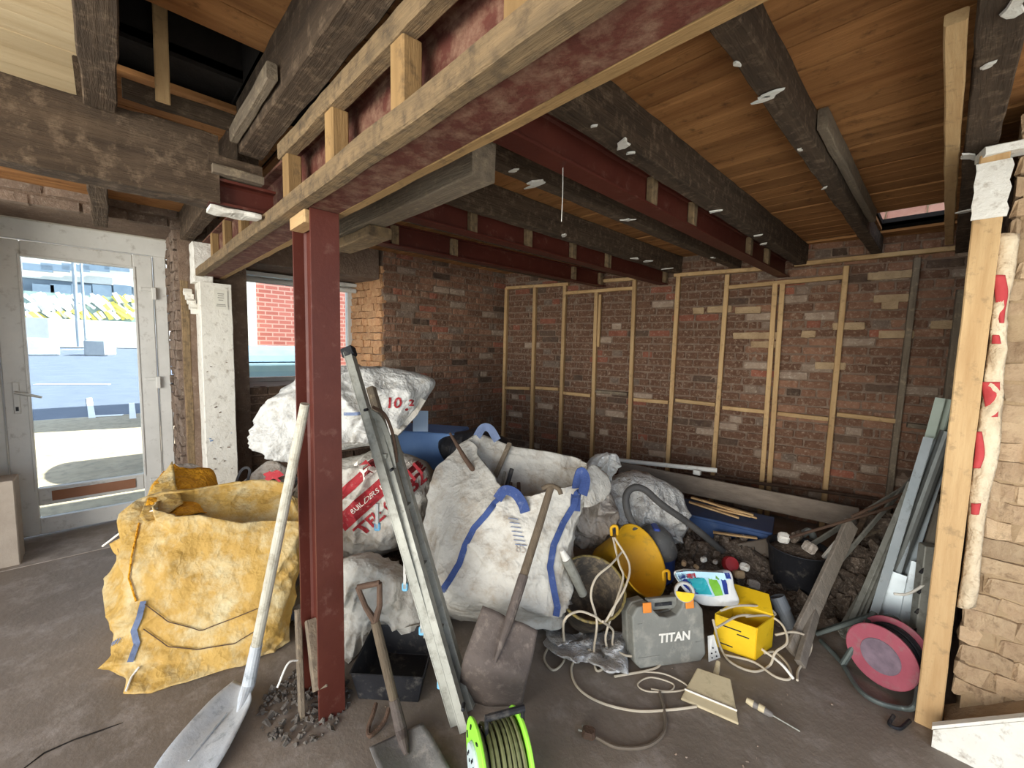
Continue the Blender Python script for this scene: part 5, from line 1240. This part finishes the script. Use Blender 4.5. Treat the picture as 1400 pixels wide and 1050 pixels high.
tag(cable([F(990, 895, .008), F(1030, 905, .008), F(1060, 925, .008), F(1080, 928, .008), F(1078, 910, .008), F(1060, 892, .008), F(1045, 893, .01)], .0055, 9).make('white_cable', m_cab), 'pale cable on the floor in front of the yellow box', 'cable')
tag(cable([F(1060, 868, .1), F(1085, 864, .12), F(1106, 872, .08), F(1108, 890, .02), F(1092, 915, .008), F(1090, 930, .008)], .0055, 9).make('white_cable', m_cab), 'pale cable looping right of the leaning plank foot', 'cable')
pst = thing('perforated_plate', 'white perforated metal plate standing between case and yellow box', 'plate', F(975, 904))
pa, pb, pc, pd = F(969, 905), F(985, 899), D(976, 868, 2.02), D(968, 870, 2.02)
MB().loft([[pa, pb, pc, pd], [p-FW*-.004 for p in (pa, pb, pc, pd)]], True, True).make('plate', m_upvc, pst)
for (x, y_) in ((.3, .12), (.7, .12), (.3, .3), (.7, .3), (.5, .5)):
    p = pa.lerp(pb, x).lerp(pd.lerp(pc, x), y_); MB().lathe(p-FW*.001, -FW, ((0, .001), (.004, .001), (.004, 0)), 8).make('hole', m_black, pst)

# ------------------------------------------------------------------ boards along the back
bd = tag(timber(D(846, 643, 3.75), D(1172, 709, 2.95), .02, .155, (0, 0, 1), .002).make('long_board', wood('dusty_board', '#6f6357', '#877a6c', 'x')), 'long grey brown board lying in front of the stud wall', 'board')
tag(MB().tube([D(842, 629, 3.85), D(980, 643, 3.55)], .02, 10).make('white_pole', m_upvc), 'white plastic pole above the long grey board', 'pole')
tag(MB().box(D(953, 646, 3.55), (.06, .03, .04), None, .004).make('pole_clip', m_upvc), 'white clip hanging under the white pole', 'clip')
tag(MB().tube(catmull([D(935, 646, 3.9), D(1000, 656, 3.75), D(1080, 666, 3.6), D(1200, 682, 3.4)], 6), .014, 8).make('dark_pipe', m_rust), 'thin rusty pipe along the foot of the studs', 'pipe')
bx = thing('blue_box', 'dark blue plastic box holding laths under the long board', 'box', D(985, 735, 3.0))
bx0 = D(985, 722, 3.05); Rbx = Matrix((UB, -NB, V((0, 0, 1)))).transposed()
MB().box(bx0, (.62, .3, .2), Rbx, .012).make('body', mat('dark_blue_plastic', '#22375c', '#324a72', 5, .5, dust='#4d5a70', dustamt=.15), bx)
MB().box(bx0+V((0, 0, .1)), (.65, .33, .02), Rbx, .006).make('rim', MATS['dark_blue_plastic'], bx)
for i, (a, b, lb) in enumerate((((945, 680), (1030, 704), 'topmost pale lath in the dark blue box'), ((950, 688), (1026, 706), 'second pale lath in the dark blue box'), ((942, 686), (1010, 708), 'lowest pale lath in the dark blue box'), ((960, 684), (1034, 708), 'short pale lath across the others in the dark blue box'))):
    tag(timber(D(a[0], a[1], 3.12-.03*i), D(b[0], b[1], 2.92+.01*i), .03, .012, (0, 0, 1), .001).make('lath', tnew('x')), lb, 'lath')
tag(timber(D(975, 728, 2.85), D(1035, 736, 2.75), .03, .012, (0, 0, 1), .003).make('curved_lath', tnew('x')), 'thin pale lath lying on rubble in front of the blue box', 'lath')
# ------------------------------------------------------------------ pieces on the rubble
tag(timber(D(1010, 758, 2.72), D(1058, 750, 2.72), .02, .15, (0, 0, 1), .003).make('slate_square', mat('grey_brown_slate', '#5a5046', '#6f6458', 6, .9, .3)), 'square grey slate leaning on the rubble heap', 'slate')
tag(MB().lathe(D(999, 771, 2.55), -FW+UP*.4, ((.0, .02), (.04, .018), (.046, .0), (.046, -.02)), 20).make('round_lid', mat('dark_red_cap', '#8c1f22', '#a02c2e', 6, .5)), 'round dark red lid on the rubble heap', 'lid')
for i, (u, v, s, mm, lb) in enumerate(((1018, 775, .05, m_white, 'white plaster cube right of the red cap'), (962, 765, .035, m_white, 'white stone chip left of the red cap'), (952, 775, .03, m_mort_c, 'pale brick chip on the rubble above the wipes pack'), (1010, 785, .06, m_mort_c, 'brown brick lump below the red cap'), (935, 770, .035, m_brick_c, 'buff brick chip beside the vacuum'), (1030, 800, .07, m_brn, 'dusty brown lump behind the yellow box'), (978, 768, .03, m_brn, 'brown chip standing near the red cap'))):
    k = MB().box(D(u, v, 2.5), (s, s*.8, s*.7), Matrix.Rotation(i*1.3, 3, 'Z')@Matrix.Rotation(.4+i, 3, 'X'), s*.15)
    tag(k.make('debris_chunk', mm), lb, 'rubble')
ppz = thing('grey_pipe_offcut', 'short grey plastic pipe offcut behind the yellow box', 'pipe', F(1080, 860))
p1, p0_ = D(1062, 815, 2.3), D(1082, 858, 2.25)
d, a, b = frame(p1-p0_); LN = (p1-p0_).length
MB().lathe(p0_, p1-p0_, ((.03, 0), (.034, .0), (.034, LN*.55), (.04, LN*.56), (.04, LN), (.034, LN), (.032, .02)), 20).make('pipe', mat('grey_pvc', '#5c6064', '#73777a', 6, .5), ppz)
# ------------------------------------------------------------------ things leaning in the right hand corner
m_gwood = wood('silvered_plank', '#6d6459', '#8c8275', 'z')
tag(timber(F(1083, 893, .02), D(1164, 716, 2.45), .085, .025, -FW, .003).make('leaning_plank', m_gwood), 'silvery notched plank leaning in front of the black bucket', 'plank')
tag(timber(F(1094, 908, .02), D(1124, 800, 2.3), .05, .03, -FW, .002).make('short_plank', m_gwood), 'short dark plank behind the foot of the silvery plank', 'plank')
def channel(name, label, a, b, wd, lip, m, cat='profile', up=None):
    d, s_, u_ = frame(b-a, up or -FW); t = .004; mb_ = MB(); R = Matrix((d, s_, u_)).transposed(); c_ = (a+b)/2; L = (b-a).length
    mb_.box(c_, (L, wd, t), R); mb_.box(c_+s_*(wd/2)+u_*(lip/2), (L, t, lip), R); mb_.box(c_-s_*(wd/2)+u_*(lip/2), (L, t, lip), R); mb_.box(c_+u_*lip*.5, (L, t*2, lip*.7), R)
    return tag(mb_.make(name, m), label, cat)
m_uw = mat('white_metal_profile', '#b9c4c6', '#d3dadb', 6, .35, .05, .3, dust='#8e928e', dustamt=.12)
channel('window_profile', 'wide white plastic window profile leaning in the right corner', F(1192, 872, .02), PY(1276, 600, 3.0), .10, .05, m_uw)
channel('window_profile', 'short pale green profile sticking up behind the white one', PY(1262, 650, 3.05), PY(1291, 545, 3.08), .09, .05, mat('pale_green_profile', '#a9b5a6', '#c2ccbd', 6, .4))
channel('metal_track', 'thin galvanised metal track left of the wide white profile', F(1160, 862, .02), PY(1247, 660, 3.0), .045, .03, m_alu)
channel('metal_track', 'lowest grey metal strip against the rubble in the right corner', F(1148, 866, .02), D(1220, 742, 2.6), .05, .02, m_alu)
tag(MB().tube([F(1196, 862, .04), PY(1296, 590, 2.95)], .03, 14).make('steel_tube', mat('grey_steel_tube', '#5b5d5a', '#747671', 7, .45, .1, .5)), 'grey steel tube leaning right of the wide white profile', 'tube')
tag(MB().tube([V((-.03, 2.95, .045)), PY(1297, 690, 2.8)], .04, 14).make('cardboard_tube', mat('dark_tube', '#5a5246', '#6f675a', 7, .8)), 'thick brown tube behind the grey steel tube', 'tube')
tag(timber(F(1120, 800, .25), D(1255, 645, 2.75), .03, .012, -FW, .001).make('plaster_bead', m_alu), 'long galvanised bead sloping across to the right corner', 'bead')
tag(timber(D(1088, 758, 2.55), D(1235, 668, 2.8), .035, .012, -FW, .001).make('plaster_bead', m_alu), 'lower galvanised bead sloping above the black bucket', 'bead')
tag(timber(D(1118, 772, 2.45), D(1165, 716, 2.55), .022, .02, -FW, .001).make('white_batten', m_paint), 'white painted batten sticking out of the black bucket', 'batten')
tag(cable([D(1060, 752, 2.75), D(1085, 740, 2.7), D(1105, 726, 2.7), D(1112, 738, 2.7), D(1100, 752, 2.66), D(1075, 762, 2.66)], .022, 7, 10).make('grey_gutter', mat('grey_gutter_plastic', '#5f625f', '#787b77', 6, .5)), 'curved grey plastic bend above the black bucket', 'pipe')
for i, (a, b, lb) in enumerate((((1165, 706), (1292, 650), 'upper dark rod crossing the metal profiles'), ((1080, 735), (1290, 672), 'lower dark rod crossing the metal profiles'))):
    tag(MB().tube([D(a[0], a[1], 2.35), D(b[0], b[1], 2.45)], .008, 8).make('dark_rod', m_rust), lb, 'rod')
for i, (a, b, w__, lb) in enumerate((((1205, 880), (1232, 785), .10, 'pale plastic board standing behind the red reel'), ((1238, 880), (1258, 770), .07, 'narrow pale board next to the perforated trunking'))):
    p, q_ = F(a[0], a[1], 0)+AWAY*.25, None; tp3 = PY(b[0], b[1], 2.85)
    tag(timber(V((p.x, 2.82, 0)) if False else V((tp3.x-.03, tp3.y-.05, 0.0)), tp3, w__, .012, (0, 1, 0), .0).make('pvc_board', m_uw), lb, 'board')
tk = thing('cable_trunking', 'grey perforated metal trunking standing behind the post', 'trunking', V((0.0, 2.72, 0)))
k0_ = PY(1270, 745, 2.75); MB().box(V((k0_.x, 2.75, k0_.z/2)), (.055, .055, k0_.z), Matrix.Rotation(.5, 3, 'Z'), .004).make('duct', m_alu, tk)
for k in range(5): MB().box(V((k0_.x-.012, 2.716, k0_.z-.12-.1*k)), (.012, .006, .03), Matrix.Rotation(.5, 3, 'Z')@Matrix.Rotation(.5, 3, 'Y')).make('slot', m_black, tk)
tag(cable([D(1283, 752, 1.98), D(1280, 780, 1.97), D(1262, 800, 1.97), D(1240, 812, 1.98), D(1222, 812, 2.0)], .006).make('white_flex', m_thr), 'frayed white flex hanging from the trunking behind the post', 'cable')
tag(MB().tube(catmull([D(1196, 856, 2.05), D(1210, 846, 2.05), D(1226, 850, 2.04), D(1222, 864, 2.02)], 5), .02, 10).make('clamp', m_tubg), 'dark clamp fitting above the red reel', 'clamp')
# loose laths in the right hand heap
for i, (a, b, lb) in enumerate((((1150, 742), (1215, 720), 'topmost splintered lath in the right hand heap'), ((1165, 770), (1225, 765), 'middle splintered lath in the right hand heap'), ((1168, 800), (1200, 790), 'lower splintered lath in the right hand heap'), ((1170, 735), (1185, 700), 'upright brown splinter in the right hand heap'))):
    tag(timber(D(a[0], a[1], 2.5), D(b[0], b[1], 2.6), .03, .018, (0, 0, 1), .004).make('lath', tdark('x') if i % 2 else tgrey('x')), lb, 'lath')
